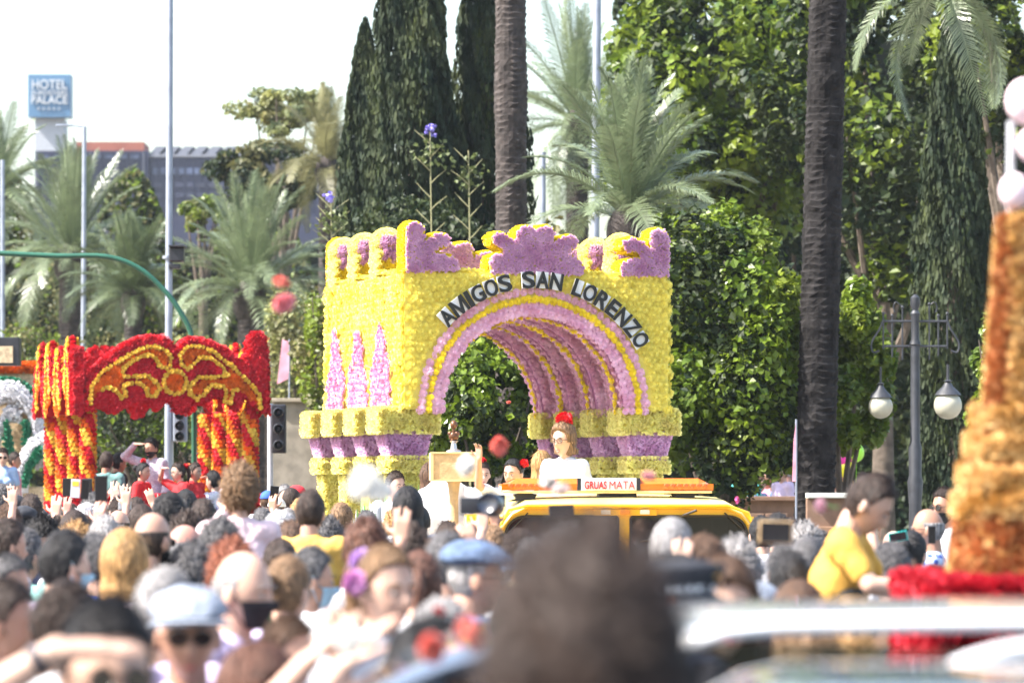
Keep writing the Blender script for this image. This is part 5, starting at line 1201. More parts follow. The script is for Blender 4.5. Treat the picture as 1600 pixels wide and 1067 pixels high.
# ---- hair
HAIR = {}
def nz(v, s, o=0): return np.array([noise.noise(Vector((p[0]*s+o, p[1]*s, p[2]*s))) for p in v.tolist()])
def hair(kind):
    if kind in HAIR: return HAIR[kind]
    r_ = np.random.default_rng(len(HAIR)*13+5)
    d, F = sphere_grid(88, 60); x, y, z = d.T
    hx = x/np.maximum(np.hypot(x, y), 1e-6); hy = y/np.maximum(np.hypot(x, y), 1e-6); a = (hy+1)/2     # 0 front .. 1 back
    line = np.interp(a, [0, .22, .40, .47, .55, .75, 1], [.60, .50, .18, -.18, -.25, -.62, -.72])
    th, amp, fs, L = .016, .007, 52, 0
    if kind == 'short': th = .014
    elif kind == 'buzz': th, amp = .005, .001; line = line+.06
    elif kind == 'bald': th, amp = .006, .002
    elif kind == 'receding': line = np.interp(a, [0, .3, .40, .47, .55, .75, 1], [.93, .80, .25, -.15, -.22, -.6, -.7]); th = .010
    elif kind == 'quiff': th, amp = .020, .006
    elif kind == 'neat': th, amp = .013, .003
    elif kind == 'curly': th, amp, fs = .032, .017, 62; line = line-.06
    elif kind == 'wavy': th, amp, fs, L = .030, .010, 34, .13; line = np.interp(a, [0, .18, .34, .42, 1], [.58, .45, -.4, -.95, -1.1])
    elif kind in ('bob', 'long', 'softbob'): th, amp, fs, L = .026, (.0012 if kind != 'softbob' else .007), (20 if kind != 'softbob' else 40), {'bob': .0, 'long': .26, 'softbob': -.02}[kind]; line = np.interp(a, [0, .18, .32, .40, 1], [.58, .45, -.4, -.95, -1.1])
    elif kind in ('ponytail', 'bun'): th, amp = .013, .002
    has = smoothstep(-.04, .05, z-line)
    if kind == 'bald': has = has*(1-smoothstep(.30, .42, z+.0*a))*smoothstep(.33, .42, a)
    top = np.clip(z, 0, 1)
    t_ = th*(.62+.5*top)*(1 if kind not in ('quiff',) else 1+0*top)
    if kind == 'quiff': t_ = t_+.014*np.clip(z, 0, 1)*(1-a)
    nn = nz(d, fs*.1, 3) if amp else 0
    n2 = nz(d*np.array([1, 1, .45]), fs*.28, 9)
    t_ = t_+amp*(nn*.8+n2*.7)
    p = head_pts(d)
    back = np.clip((a-.36)/.15, 0, 1)
    if kind in ('wavy', 'bob', 'long', 'softbob'):
        low = np.clip((-.15-z)/.85, 0, 1); w_ = back
        rw = .094 if kind != 'bob' else .086-.012*low
        p2 = np.stack([hx*rw, hy*rw*.93*(np.where(hy > 0, 1, .8))+.016, -.02-L*low*1.0-.1*low], 1)
        edge = np.clip((low-.86)/.14, 0, 1)[:, None]; p2 = p2*np.array([1, 1, 1])*(1-edge*np.array([[.65, .65, 0]]))
        mixw = (smoothstep(0, .55, low)*w_)[:, None]; wav = (.009 if kind == 'wavy' else 0)*np.sin(p2[:, 2]*(70 if kind == 'wavy' else 20)+np.arctan2(y, x)*3)[:, None]*np.stack([hx, hy, hx*0], 1)
        p = p*(1-mixw)+(p2+wav)*mixw
        has = np.where(low > 0, np.maximum(has*w_, 0)*0+w_, has)
    q = p+d*(t_*has-.012*(1-has))[:, None]
    # strand relief
    ang = np.arctan2(y, x); gr = np.sin(ang*46+nz(d, 3)*6)*.0012*has*(amp > .0005); q = q+d*gr[:, None]
    if kind == 'quiff': q[:, 1] -= .012*has*np.clip(z-.4, 0, 1)*(1-a)
    V = q+np.array(HC); Fl = [list(f) for f in F]; V = V.tolist()
    mb = MB(); mb.v = [tuple(v) for v in V]; mb.f = [tuple(f) for f in Fl]; mb.m = [0]*len(Fl)
    if kind == 'ponytail':
        c = HC+Vector((0, .115, .045)); mb.tube([c+Vector((0, -.02, 0)), c+Vector((0, .03, .01)), c+Vector((0, .05, -.05)), c+Vector((0, .045, -.12)), c+Vector((.01, .03, -.19))], [.02, .026, .028, .02, .006], 12)
    if kind == 'bun': mb.ball(HC+Vector((0, .12, .055)), (.042, .036, .04), 16, 12)
    # loose locks: thin strips that break the outline
    idx = np.where(has > .8)[0]; num = {'buzz': 0, 'bald': 160, 'receding': 500, 'curly': 1500, 'wavy': 900, 'short': 1500, 'quiff': 1500, 'bob': 160, 'long': 220}.get(kind, 500)
    if num:
        S = r_.choice(idx, num); ln = {'curly': .03, 'bob': .05, 'long': .07, 'wavy': .04, 'bald': .012}.get(kind, .026)
        for i in S:
            P0 = np.array(V[i]); nrm = d[i]; fl = np.array([0, .55, .83]) if kind not in ('wavy', 'bob', 'long', 'softbob') else np.array([0, .1, 1.])
            g = -(fl-nrm*(fl@nrm)); g = g/(np.linalg.norm(g)+1e-6)+r_.normal(0, .25 if kind != 'curly' else .9, 3); g /= np.linalg.norm(g)
            sd2 = np.cross(g, nrm); sd2 /= np.linalg.norm(sd2)+1e-6; w2 = r_.uniform(.001, .0024); l_ = ln*r_.uniform(.6, 1.3)
            lift = r_.uniform(.001, .012)*(.4 if kind in ('bob', 'long', 'ponytail', 'bun') else 1) if kind != 'curly' else r_.uniform(.003, .02)
            a0_, a1_, a2_ = P0-nrm*.002, P0+g*l_*.5+nrm*lift, P0+g*l_+nrm*(lift*.4-.02*l_)
            mb.add([a0_-sd2*w2, a0_+sd2*w2, a1_+sd2*w2, a1_-sd2*w2, a2_], [(0, 1, 2, 3), (3, 2, 4)])
    me = mesh('hair', mb.v, mb.f, [None], smooth=True); HAIR[kind] = me; return me
# ---- small things people wear
def wear():
    W = {}
    def mk(n, b, smooth=True): W[n] = mesh(n.split('#')[0], b.v, b.f, [None]*(max(b.m)+1), b.m, smooth)
    # mask
    nu, nv = 18, 12; V = []; F = []
    for j in range(nv+1):
        for i in range(nu+1):
            az = R(-72+144*i/nu); el = R(-62+50*j/nv); V.append((math.sin(az)*math.cos(el), -math.cos(az)*math.cos(el), math.sin(el)))
    d = np.array(V); p = head_pts(d)+d*.006; p[:, 1] -= .008*np.exp(-(d[:, 0]/.5)**2); p += np.array(HC)
    F = [(j*(nu+1)+i, j*(nu+1)+i+1, (j+1)*(nu+1)+i+1, (j+1)*(nu+1)+i) for j in range(nv) for i in range(nu)]
    b = MB(); b.add(p, F)
    for sg in (-1, 1):
        e = HC+Vector((sg*.086, .02, -.0)); i0 = nu if sg > 0 else 0
        for j in (1, nv-1): b.tube([Vector(p[j*(nu+1)+i0]), e+Vector((0, 0, -.03 if j == 1 else .02))], .0022, 5)
    mk('mask', b)
    # glasses
    b = MB(); b2 = []
    for sg in (-1, 1):
        c = HC+Vector((sg*.033, -.098, -.006)); pts = [c+Vector((.024*math.cos(t)*1.0, .004*math.cos(t)*sg, .018*math.sin(t))) for t in np.linspace(0, 6.283, 15)]
        b.cur = 0; b.tube(pts, .0022, 6); b.tube([HC+Vector((sg*.058, -.09, .0)), HC+Vector((sg*.079, -.05, .004)), HC+Vector((sg*.082, .02, .004))], .0022, 6)
        b.cur = 1; b.add([c+Vector((.022*math.cos(t), .001, .016*math.sin(t))) for t in np.linspace(0, 6.283, 13)[:-1]], [tuple(range(12))])
    b.cur = 0; b.tube([HC+Vector((-.010, -.105, 0)), HC+Vector((.010, -.105, 0))], .0022, 6); mk('glasses', b, False)
    # eyes
    for sg, q in ((-1, 'l'), (1, 'r')):
        b = MB(); c = HC+Vector((sg*.030, -.0795, -.009)); b.ball(c, (.0112, .0085, .0058), 12, 8); b.cur = 1; b.ball(c+Vector((0, -.0035, 0)), (.0064, .0062, .0056), 10, 6); mk('eye#'+q, b)
        b = MB(); b.tube([HC+Vector((sg*.015, -.092, .012)), HC+Vector((sg*.033, -.0915, .0185)), HC+Vector((sg*.050, -.080, .011))], [.003, .0036, .0015], 6); mk('eyebrow#'+q, b)
    # mouth: lips with a strip of teeth
    for nm, op in (('mouth', 0), ('mouth#smile', 1)):
        b = MB(); xs_ = np.linspace(-.27, .27, 9)
        def lipline(dz, off): dd = np.stack([xs_, -np.sqrt(np.clip(1-xs_**2-(-.665+dz(xs_))**2, .1, 1)), -.665+dz(xs_)], 1); return [Vector(q)+HC for q in (head_pts(dd)+dd*off)]
        k_ = .9 if op else .15
        up_ = lipline(lambda x: k_*x*x+.03*op*(1-(x/.27)**2)+.012, .0015); lo_ = lipline(lambda x: k_*x*x-.06*op*(1-(x/.27)**2)-.02*(1-(x/.27)**2), .0015); rs_ = [.0012+.0022*(1-(x/.27)**2) for x in xs_]
        b.tube(up_, rs_, 6); b.tube(lo_, rs_, 6)
        if op: b.cur = 1; n_ = len(b.v); b.add([*lipline(lambda x: k_*x*x+.03*(1-(x/.27)**2), .001), *lipline(lambda x: k_*x*x-.05*(1-(x/.27)**2), .001)], [(i, i+9, i+10, i+1) for i in range(8)])
        mk(nm, b)
    # beard
    d, Fg = sphere_grid(60, 44); x, y, z = d.T; m = smoothstep(.33, .42, -z)*(y < .25)*smoothstep(-.35, -.22, -(np.abs(x)-.95)*0+0*z+.0)
    m = smoothstep(-.30, -.42, z)*(y < .3); m = smoothstep(.28, .42, -z)*(1-smoothstep(.15, .3, y)); mouth = np.exp(-(x/.24)**2-((z+.665)/.055)**2); m = m*(1-np.clip(mouth*1.6, 0, 1))*(1-np.exp(-(x/.2)**2-((z+.36)/.14)**2))
    p = head_pts(d)+d*(m*.008-.006*(1-m)+nz(d, 14)*.002*m)[:, None]+np.array(HC); b = MB(); b.add(p, Fg); mk('beard', b)
    # flat cap: dome, fold and short peak
    d, Fg = sphere_grid(48, 32); x, y, z = d.T
    p = np.stack([.104*x, .135*y-.018, np.where(z > 0, .070*z, .02*z)], 1); p[:, 2] += np.where(z > 0, -.028*np.clip(-y, 0, 1)+.012*np.clip(y, 0, 1), 0)+nz(d, 2.4)*.007
    b = MB(); b.add(p+np.array(HC+Vector((0, .012, .062))), Fg); V = []
    for j in range(5):
        for i in range(13): az = R(-62+124*i/12); rr = .098+.052*math.cos(az*.9)*j/4; V.append((rr*math.sin(az), -rr*math.cos(az)-.02+.0, HC.z+.058-.018*j/4-.012*(math.sin(az)**2)))
    F = [(j*13+i, j*13+i+1, (j+1)*13+i+1, (j+1)*13+i) for j in range(4) for i in range(12)]
    n0 = len(V); V += [(a_, b_, c_-.008) for a_, b_, c_ in V]; F += [tuple(reversed([q+n0 for q in f])) for f in F]; b.add(V, F); mk('flat_cap', b)
    # peaked sports cap
    b = MB(); p = np.stack([.088*x, .106*y, np.where(z > 0, .088*z, .01*z)], 1); b.add(p+np.array(HC+Vector((0, 0, .042))), Fg); V = []
    for j in range(5):
        for i in range(13): az = R(-52+104*i/12); rr = .095+.075*j/4; V.append((rr*math.sin(az)*.86, -rr*math.cos(az), HC.z+.045-.022*(j/4)-.02*math.sin(az)**2))
    F = [(j*13+i, j*13+i+1, (j+1)*13+i+1, (j+1)*13+i) for j in range(4) for i in range(12)]; n0 = len(V); V += [(a_, b_, c_-.006) for a_, b_, c_ in V]; F += [tuple(reversed([q+n0 for q in f])) for f in F]; b.add(V, F); mk('cap', b)
    # officer cap
    b = MB(); b.cur = 0; b.lathe([(.088, .035), (.09, .045), (.118, .085), (.116, .098), (.05, .108), (.001, .106)], tuple(HC+Vector((0, 0, .0))), 32); b.cur = 1; b.lathe([(.0885, .030), (.0915, .032), (.0925, .060), (.088, .062)], tuple(HC), 32)
    b.cur = 2; b.ball(HC+Vector((0, -.107, .082)), (.017, .006, .02), 10, 8)
    b.cur = 0; V = []
    for j in range(4):
        for i in range(13): az = R(-55+110*i/12); rr = .09+.05*j/3*math.cos(az); V.append((rr*math.sin(az), -rr*math.cos(az), HC.z+.036-.028*j/3))
    F = [(j*13+i, j*13+i+1, (j+1)*13+i+1, (j+1)*13+i) for j in range(3) for i in range(12)]; n0 = len(V); V += [(a_, b_, c_-.005) for a_, b_, c_ in V]; F += [tuple(reversed([q+n0 for q in f])) for f in F]; b.add(V, F); mk('peaked_cap', b)
    return W
WEAR = wear()
# flower: several rosettes in a ball
def carnation_mesh(r_, mname='flower', k=16, seed=3, leafy=True):
    q = np.random.default_rng(seed); N = q.normal(0, 1, (k, 3)); N /= np.linalg.norm(N, axis=1, keepdims=True)
    o = batch(mname, rosette((9, 8, 6), 4), N*r_*.38, N, r_*q.uniform(.5, .85, k), 0, [None], None, tilt=.5); me = o.data; bpy.data.objects.remove(o); return me
CARN = carnation_mesh(1.0)

skins = [mat('skin_%s' % n, c, .45, .10, 9, tint=(c[0]*1.05, c[1]*.92, c[2]*.88)) for n, c in (('fair', (.56, .37, .28)), ('light', (.47, .29, .21)), ('tan', (.36, .20, .135)), ('red', (.50, .26, .20)))]
lipm = mat('lip', (.36, .09, .085), .4); tooth = mat('tooth', (.6, .58, .54), .3, .02)
def hmat(n, c, v=.45): return mat('hair_'+n, c, .5, v, 110, spec=.3, bump=.55, bscale=190, stretch=(1, 1, .12), tint=tuple(min(1, x*2.0+.008) for x in c))
HCOL = {'black': hmat('black', (.008, .007, .008)), 'dark brown': hmat('dark_brown', (.024, .013, .009)), 'brown': hmat('brown', (.06, .03, .016)), 'light brown': hmat('light_brown', (.14, .08, .04)),
        'auburn': hmat('auburn', (.075, .030, .018)), 'blonde': hmat('blonde', (.27, .15, .055)), 'grey': hmat('grey', (.20, .19, .19)), 'dark grey': hmat('dark_grey', (.06, .057, .06)), 'white': hmat('white', (.38, .37, .38)), 'red': hmat('red', (.16, .045, .02))}
def cmat(n, c): return mat('cloth_'+n.replace(' ', '_'), c, .85, .07, 9, bump=.35, bscale=16)
CCOL = {'white': (.58, .58, .61), 'cream': (.62, .56, .45), 'pale pink': (.70, .52, .55), 'pink': (.62, .20, .28), 'red': (.55, .015, .02), 'dark red': (.2, .015, .03), 'navy': (.015, .02, .05), 'black': (.012, .012, .014), 'light blue': (.28, .40, .60), 'denim blue': (.09, .15, .28),
        'teal': (.14, .28, .27), 'green': (.05, .2, .08), 'mustard': (.62, .38, .08), 'yellow': (.60, .33, .055), 'grey': (.25, .25, .27), 'lilac': (.50, .42, .60), 'orange': (.7, .2, .04), 'royal blue': (.03, .07, .35), 'brown': (.14, .08, .05), 'beige': (.45, .36, .25), 'turquoise': (.08, .45, .42)}
CM_ = {k: cmat(k, v) for k, v in CCOL.items()}
CM_['floral white'] = pattern('cloth_floral_white', (.7, .68, .72), (.35, .15, .45), 26, .22)
CM_['dotted purple'] = pattern('cloth_dotted_purple', (.45, .38, .48), (.75, .7, .75), 60, .3)
CM_['checked'] = pattern('cloth_checked', (.55, .45, .5), (.2, .15, .3), 30, kind='check')
CM_['blue print'] = pattern('cloth_blue_print', (.45, .52, .68), (.05, .1, .35), 22, .35)
trm = [cmat('trouser_navy', (.02, .03, .07)), cmat('trouser_black', (.015,)*3), cmat('trouser_beige', (.4, .33, .24)), cmat('trouser_grey', (.15, .15, .17))]
lensd, lensc, framem = mat('dark_lens', (.01, .01, .012), .08, coat=.6), glassy('clear_lens', (.9, .9, .92)), mat('glasses_frame', (.02, .015, .015), .35)
eyew, eyeb = mat('eye_white', (.36, .32, .31), .35, .02), mat('iris', (.03, .018, .01), .15, .1)
maskc = {'black': mat('mask_black', (.018, .018, .022), .8, bump=.2), 'white': mat('mask_white', (.75, .75, .77), .8, bump=.2), 'light blue': mat('mask_blue', (.35, .55, .68), .8, bump=.2), 'navy': mat('mask_navy', (.02, .04, .18), .8)}
capc = {'dark': cmat('cap_dark', (.02, .022, .03)), 'blue': mat('cap_denim', (.085, .13, .22), .85, .3, 30, bump=.5, bscale=60), 'pale grey': mat('cap_pale', (.23, .26, .32), .85, .18, 40, bump=.5, bscale=80), 'white': cmat('cap_white', (.7, .7, .72)), 'red': cmat('cap_red', (.6, .02, .03)), 'blue bright': cmat('cap_bright_blue', (.04, .12, .5))}
checker = mat('checker_band', (.01, .01, .02), .7)
_n, _l = checker.node_tree.nodes, checker.node_tree.links; _c = _n.new('ShaderNodeTexChecker'); _c.inputs['Scale'].default_value = 60; _c.inputs['Color1'].default_value = (.75, .75, .78, 1); _c.inputs['Color2'].default_value = (.015, .015, .03, 1)
_t = next(q for q in _n if q.type == 'TEX_COORD'); _l.new(_t.outputs['Object'], _c.inputs['Vector']); _l.new(_c.outputs['Color'], _n['Principled BSDF'].inputs['Base Color'])
badge = mat('gold_badge', (.6, .4, .1), .3, metal=.7)
PLACED = []; LABELS = {}
def person(label, X, Ytop, D, face=180, hairk='short', hc='dark brown', shirt='white', pose=('down', 'down'), skin=0, pitch=0, fem=False, long=False, s=1.0, vox=.0085, on=None, legs='trousers', wear=(), group=None, zbase=0.0, trou=None, x=None, lean=0):
    """X, Ytop: photo column and row of the top of the head, D distance. face: 180 looks away, 0 at the camera, 90 to the right, -90 to the left"""
    if hairk == 'short' and len(PLACED) % 5 in (1, 3, 4): hairk = 'neat'
    px = (X-800)/FPX*D if x is None else x; ztop = zof(Ytop, D)
    extra = {'curly': .03, 'wavy': .028, 'bob': .024, 'long': .024, 'short': .014, 'quiff': .02, 'buzz': .005, 'bald': 0}.get(hairk, .012)
    off = ztop-(1.722+extra)*s                      # the upper body is lifted or lowered, the legs follow
    if on is not None: zbase = off+.80*s            # sits on shoulders: the base is the seat
    n0 = label; 
    t = thing('person', (px, D, zbase), label, 'person', group, R(face) + 0)
    LABELS.setdefault(label, []).append(t)
    sk, sh = body(pose, pitch, fem, vox, long)
    L = off-zbase; sm = skins[skin]; T = head_T(pitch)
    # the head part of the extras follows the head pitch
    def put(me, nm, mats, headwise=True):
        o = link(nm, me, t, mats=mats); M = Matrix.Translation((0, 0, L)) @ Matrix.Scale(s, 4) @ (T if headwise else Matrix.Identity(4))
        o.matrix_local = M; return o
    put(sk, 'body', [sm, lipm], False); put(sh, 'shirt' if not fem else 'top', [CM_[shirt]], False)
    if on is None:
        o = link('trousers', TROU, t, mats=[trou or random.choice(trm)]); hz = (.93*s+L)/.93; o.scale = (s, s, hz)
        for sg in (-1, 1): q = link('shoe', SHOE, t, loc=(sg*.10*s, 0, 0), mats=[blk])
    else:
        o = link('trousers', SEAT, t, mats=[trou or trm[0]]); o.matrix_local = Matrix.Translation((0, 0, L)) @ Matrix.Scale(s, 4)
    toward = abs(((face+180) % 360)-180) < 125
    if toward:
        for q in 'lr': put(WEAR['eye#'+q], 'eye', [eyew, eyeb]); put(WEAR['eyebrow#'+q], 'eyebrow', [HCOL[hc] if hc not in ('white',) else HCOL['grey']])
    if any(q.startswith(('cap', 'flat', 'peaked')) for q in wear): hairk = 'buzz'
    put(hair(hairk), 'hair', [HCOL[hc]])
    if toward and not any(q.startswith('mask') for q in wear): put(WEAR['mouth#smile'] if 'smile' in wear else WEAR['mouth'], 'mouth', [lipm, tooth] if 'smile' in wear else [lipm])
    for w_ in wear:
        k, _, c = w_.partition(':')
        if k == 'mask': put(WEAR['mask'], 'mask', [maskc[c or 'black']])
        elif k == 'sunglasses': put(WEAR['glasses'], 'sunglasses', [framem, lensd])
        elif k == 'glasses': put(WEAR['glasses'], 'glasses', [framem, lensc])
        elif k == 'beard': put(WEAR['beard'], 'beard', [HCOL[c or hc]])
        elif k == 'flat_cap': put(WEAR['flat_cap'], 'flat_cap', [capc[c]])
        elif k == 'cap': put(WEAR['cap'], 'cap', [capc[c]])
        elif k == 'peaked_cap': put(WEAR['peaked_cap'], 'peaked_cap', [capc['dark'], checker, badge])
        elif k == 'flower':
            cc, _, pos = c.partition('/'); fm = {'red': mat('petal_red', (.62, .008, .02), .55, .2, 9, trans=.15), 'pink': mat('petal_pink', (.55, .24, .50), .6, trans=.2), 'lilac': mat('petal_lilac', (.55, .36, .68), .6, trans=.2), 'orange': mat('petal_orange', (.8, .2, .05), .6)}[cc]
            fs_ = .068 if 'smile' in wear else .042; P = {'top': (0, .0, .15), 'right': (-.085, .03, .09), 'left': (.085, .03, .09), 'back': (0, .11, .08), 'rlow': (-.095, .02, .02), 'llow': (.095, .0, .02)}[pos or 'top']
            o = link('hair_flower', CARN, t, mats=[fm]); o.matrix_local = Matrix.Translation((0, 0, L)) @ Matrix.Scale(s, 4) @ T @ Matrix.Translation(HC+Vector(P)) @ Matrix.Scale(fs_, 4)
        elif k == 'bracelet':
            sg = -1 if c != 'left' else 1; ps = pose[0] if sg < 0 else pose[1]; el, wr, *_ = ARMS[ps]; W_ = Vector((sg*wr[0], wr[1], wr[2])); E_ = Vector((sg*el[0], el[1], el[2])); c0 = W_.lerp(E_, .1)
            b = MB(); ax = (E_-W_).normalized(); b.tube([c0, c0+ax*.02], .031, 12); o = b.build('bracelet', mat('bracelet_dark', (.02, .02, .03), .3), t); o.matrix_local = Matrix.Translation((0, 0, L)) @ Matrix.Scale(s, 4)
    if lean: t.rotation_euler.x = lean
    PLACED.append((px, D, s)); t['_L'] = L
    return t
def hand_point(t, side, pose, s=1.0, along_=.06):
    """world point in the palm"""
    el, wr, hd, hn, cu = ARMS[pose]; p = Vector((side*wr[0], wr[1], wr[2]))+Vector((side*hd[0], hd[1], hd[2])).normalized()*along_
    n_ = Vector((side*hn[0], hn[1], hn[2])).normalized(); p -= n_*.03
    p = Matrix.Rotation(t.rotation_euler.z, 3, 'Z') @ (p*s+Vector((0, 0, t['_L']))); return Vector(t.location)+p
scr = mat('phone_screen', (.01, .01, .015), .08, coat=.6)
def phone(label, p, rz, rot=0, w_=.075, h=.15, case=None, cat='phone', screen=True):
    t = thing('phone', p, label, cat); t.rotation_euler = (0, R(rot), R(rz)); b = MB(); b.box((-w_/2, -.004, -h/2), (w_/2, .004, h/2), .003); b.build('case', case or blk, t)
    b = MB(); b.box((-w_/2+.004, -.0052, -h/2+.006), (w_/2-.004, -.0042, h/2-.006)); b.build('screen', scr, t); return t
P = person
# ---- left third, far rows first
P('grey haired man at the left edge below the white paper scroll', 2, 758, 27, 175, 'short', 'dark grey', 'navy', skin=1)
P('man in a dark cap beside the grey haired man at the left edge', 24, 772, 33, 150, 'short', 'black', 'grey', wear=('cap:dark',))
P('man in a flat dark cap in front of the white scroll float', 36, 789, 26, 190, 'short', 'black', 'black', wear=('flat_cap:dark',))
P('balding man looking down behind the dark caps', 19, 766, 34, 170, 'bald', 'grey', 'white', skin=3)
P('person with short dark brown hair under the red float left columns', 49, 773, 29, 185, 'short', 'dark brown', 'white')
P('person with tousled brown hair at the left edge, second row', 13, 789, 25, 180, 'short', 'brown', 'grey')
P('curly haired man in sunglasses and black face mask wearing navy', 58, 806, 22.5, 45, 'curly', 'black', 'navy', skin=1, wear=('sunglasses', 'mask:black'), pitch=.25)
P('young man with thick dark hair in a white top at the left edge', 10, 811, 19, 120, 'neat', 'dark brown', 'white', skin=1)
P('man in a teal shirt with grey hair and dark glasses', 38, 828, 19.5, 140, 'short', 'dark grey', 'teal', skin=1, wear=('glasses',))
P('person with dark curls wedged behind the masked man in sunglasses', 86, 813, 24, 180, 'curly', 'dark brown', 'black')
P('person with a smooth brown bob under the raised phones', 116, 797, 23.5, 180, 'bob', 'dark brown', 'cream', fem=True)
P('person with golden curls in front of the brown bob', 119, 820, 22, 185, 'curly', 'blonde', 'white', fem=True)
P('man in profile with greying temples looking right under the red float', 147, 768, 26, 100, 'receding', 'dark grey', 'white', skin=0)
P('white haired man with a visible ear below the red float', 134, 788, 25, 150, 'short', 'white', 'light blue', skin=3)
P('silver haired person with thinning crown behind the blonde bob', 164, 807, 20.5, 190, 'short', 'grey', 'white')
P('grey haired person in royal blue left of the blonde bob', 150, 836, 17.5, 200, 'short', 'dark grey', 'royal blue', skin=1)
P('dark haired man in a checked shirt wearing a mask, seen from behind', 98, 829, 14.2, 125, 'neat', 'black', 'checked', skin=0, wear=('mask:light blue',))
P('woman with a straight golden blonde bob and a pale pink top', 194, 826, 15.2, 178, 'bob', 'blonde', 'pale pink', fem=True, s=1.05)
P('bald man with dark glasses turned right beside the blonde bob', 236, 801, 16.5, 150, 'bald', 'dark brown', 'black', skin=1, wear=('sunglasses', 'beard:black'))
P('balding man with a blue mask strap in front of the red rail', 184, 797, 25, 165, 'bald', 'brown', 'royal blue', wear=('mask:navy',), skin=1)
P('woman with long dark brown hair in front of the red rail', 222, 788, 25.5, 200, 'long', 'dark brown', 'beige', fem=True)
P('man with spiky black hair below the dancers in red', 262, 773, 22, 160, 'quiff', 'black', 'grey', skin=1)
P('woman with a glossy black ponytail below the dancers in red', 290, 765, 26, 185, 'ponytail', 'black', 'black', fem=True)
P('man with cropped dark brown hair left of the child in pink', 318, 781, 24, 180, 'short', 'dark brown', 'navy')
P('person with wavy dark hair behind the bald masked man in black', 291, 804, 21, 170, 'curly', 'dark brown', 'dark red', fem=True)
P('pink headed bald man with glasses and black mask wearing black', 286, 820, 18.5, 130, 'bald', 'grey', 'black', skin=3, wear=('glasses', 'mask:black'))
P('person with bushy dark grey curls below the child in pink', 344, 815, 17.5, 180, 'curly', 'dark grey', 'white', skin=1)
P('person with grey brown curls in front of the bushy grey curls', 302, 853, 16.5, 200, 'curly', 'dark grey', 'lilac', fem=True)
P('person with dark hair squeezed behind the golden bob', 243, 846, 18.5, 180, 'short', 'black', 'navy')
P('person with frizzy red hair behind the big bald head', 363, 848, 15.5, 180, 'curly', 'red', 'green', fem=True)
carrier = P('man carrying the child in pink on his shoulders', 378, 876, 19.2, 180, 'short', 'dark grey', 'navy')
P('child with tousled fair brown hair in a pale pink top on shoulders', 375, 727, 18.9, 183, 'curly', 'light brown', 'pale pink', s=.94, on=1, pose=('lap', 'hold'), long=True, fem=True)
P('dark haired man behind the raised camera at the red rail', 187, 778, 27, 200, 'short', 'dark brown', 'white', pose=('holdhigh', 'down'))
# raised arms, each belonging to somebody
a = P('dark haired woman raising a hand under the red float left columns', 66, 812, 24.5, 180, 'short', 'dark brown', 'pink', pose=('down', 'high'), fem=True, s=.96)
a = P('person with light brown hair lifting a braceleted arm by the phones', 96, 806, 25, 175, 'bob', 'light brown', 'cream', pose=('high', 'down'), fem=True, wear=('bracelet',), s=.96)
a = P('person filming with a wallet cased phone held overhead', 128, 806, 24.5, 180, 'short', 'brown', 'white', pose=('holdhigh', 'up'), s=.98)
ph = at(132.5, 764, 24.0); phone('black phone held upright in front of the red float', ph, 5, 4, .05, .125)
t = thing('wallet_case', at(118, 763, 24.0), 'open pale wallet case with an orange sticker beside the black phone', 'phone case'); t.rotation_euler = (0, R(3), R(-8)); b = MB(); b.box((-.03, -.004, -.058), (.03, .004, .058), .003); b.build('cover', mat('case_grey', (.45, .46, .5), .5), t); b = MB(); b.box((-.021, -.0062, .015), (.021, -.0045, .045)); b.build('sticker', mat('sticker_orange', (.8, .4, .03)), t)
t = thing('camera', at(195, 790, 26.6), 'small silver compact camera held up at the red rail', 'camera'); b = MB(); b.box((-.045, -.012, -.028), (.045, .012, .028), .006); b.build('camera_body', mat('silver_plastic', (.5, .5, .52), .3, metal=.4), t); b = MB(); b.lathe([(.02, 0), (.02, .02), (.012, .022)], seg=16); b.build('lens', blk, t, loc=(.01, -.012, 0), rot=(R(90), 0, 0))
P('person raising an open hand below the man in the dotted shirt', 242, 812, 25.5, 180, 'short', 'brown', 'white', pose=('down', 'high'), s=.95)

# ---- foreground left
P('man in a pale grey flat cap and sunglasses facing the camera', 294, 912, 10.2, 8, 'short', 'white', 'lilac', skin=2, wear=('flat_cap:pale grey', 'sunglasses'), s=1.0, vox=.0065)
P('silver haired man behind the pale grey flat cap', 256, 889, 11.2, 150, 'receding', 'grey', 'lilac', skin=0, s=1.04)
P('large bald man in a black mask turned to the right', 376, 862, 12, 66, 'bald', 'grey', 'lilac', skin=0, wear=('mask:black',), s=1.02, vox=.0065)
P('man with soft dark brown hair near the bent bare arm', 100, 911, 11, 120, 'short', 'dark brown', 'white', skin=0, pose=('down', 'hold'))
P('person with dark hair and a shaded face cut by the left edge', 2, 904, 11.5, 90, 'short', 'dark brown', 'white', skin=2)
P('person shading their eyes with a bare arm and a black wristband', 165, 938, 7.4, 20, 'short', 'black', 'white', skin=0, pose=('shade', 'down'), wear=('bracelet', 'sunglasses'), s=1.05, vox=.0065)
P('woman with long reddish brown hair and sunglasses low beside the bald man', 398, 1004, 9.0, 60, 'long', 'auburn', 'black', skin=1, wear=('sunglasses',), fem=True)
P('small girl with a fair ponytail in a white top', 448, 869, 13.8, 150, 'ponytail', 'light brown', 'white', fem=True, s=.95)
P('child with a shaded face looking up beside the bald man', 446, 962, 11.2, 60, 'short', 'brown', 'dark red', skin=1, s=.85)
P('grey haired man with a light blue mask behind the girl with violet flowers', 482, 855, 15.5, 110, 'short', 'dark grey', 'white', skin=1, wear=('mask:light blue',))
P('white haired man behind the fair ponytail', 437, 800, 21, 170, 'short', 'white', 'white')
P('person with short brown hair behind the boy in the mustard hoodie', 455, 815, 20, 185, 'short', 'brown', 'grey')
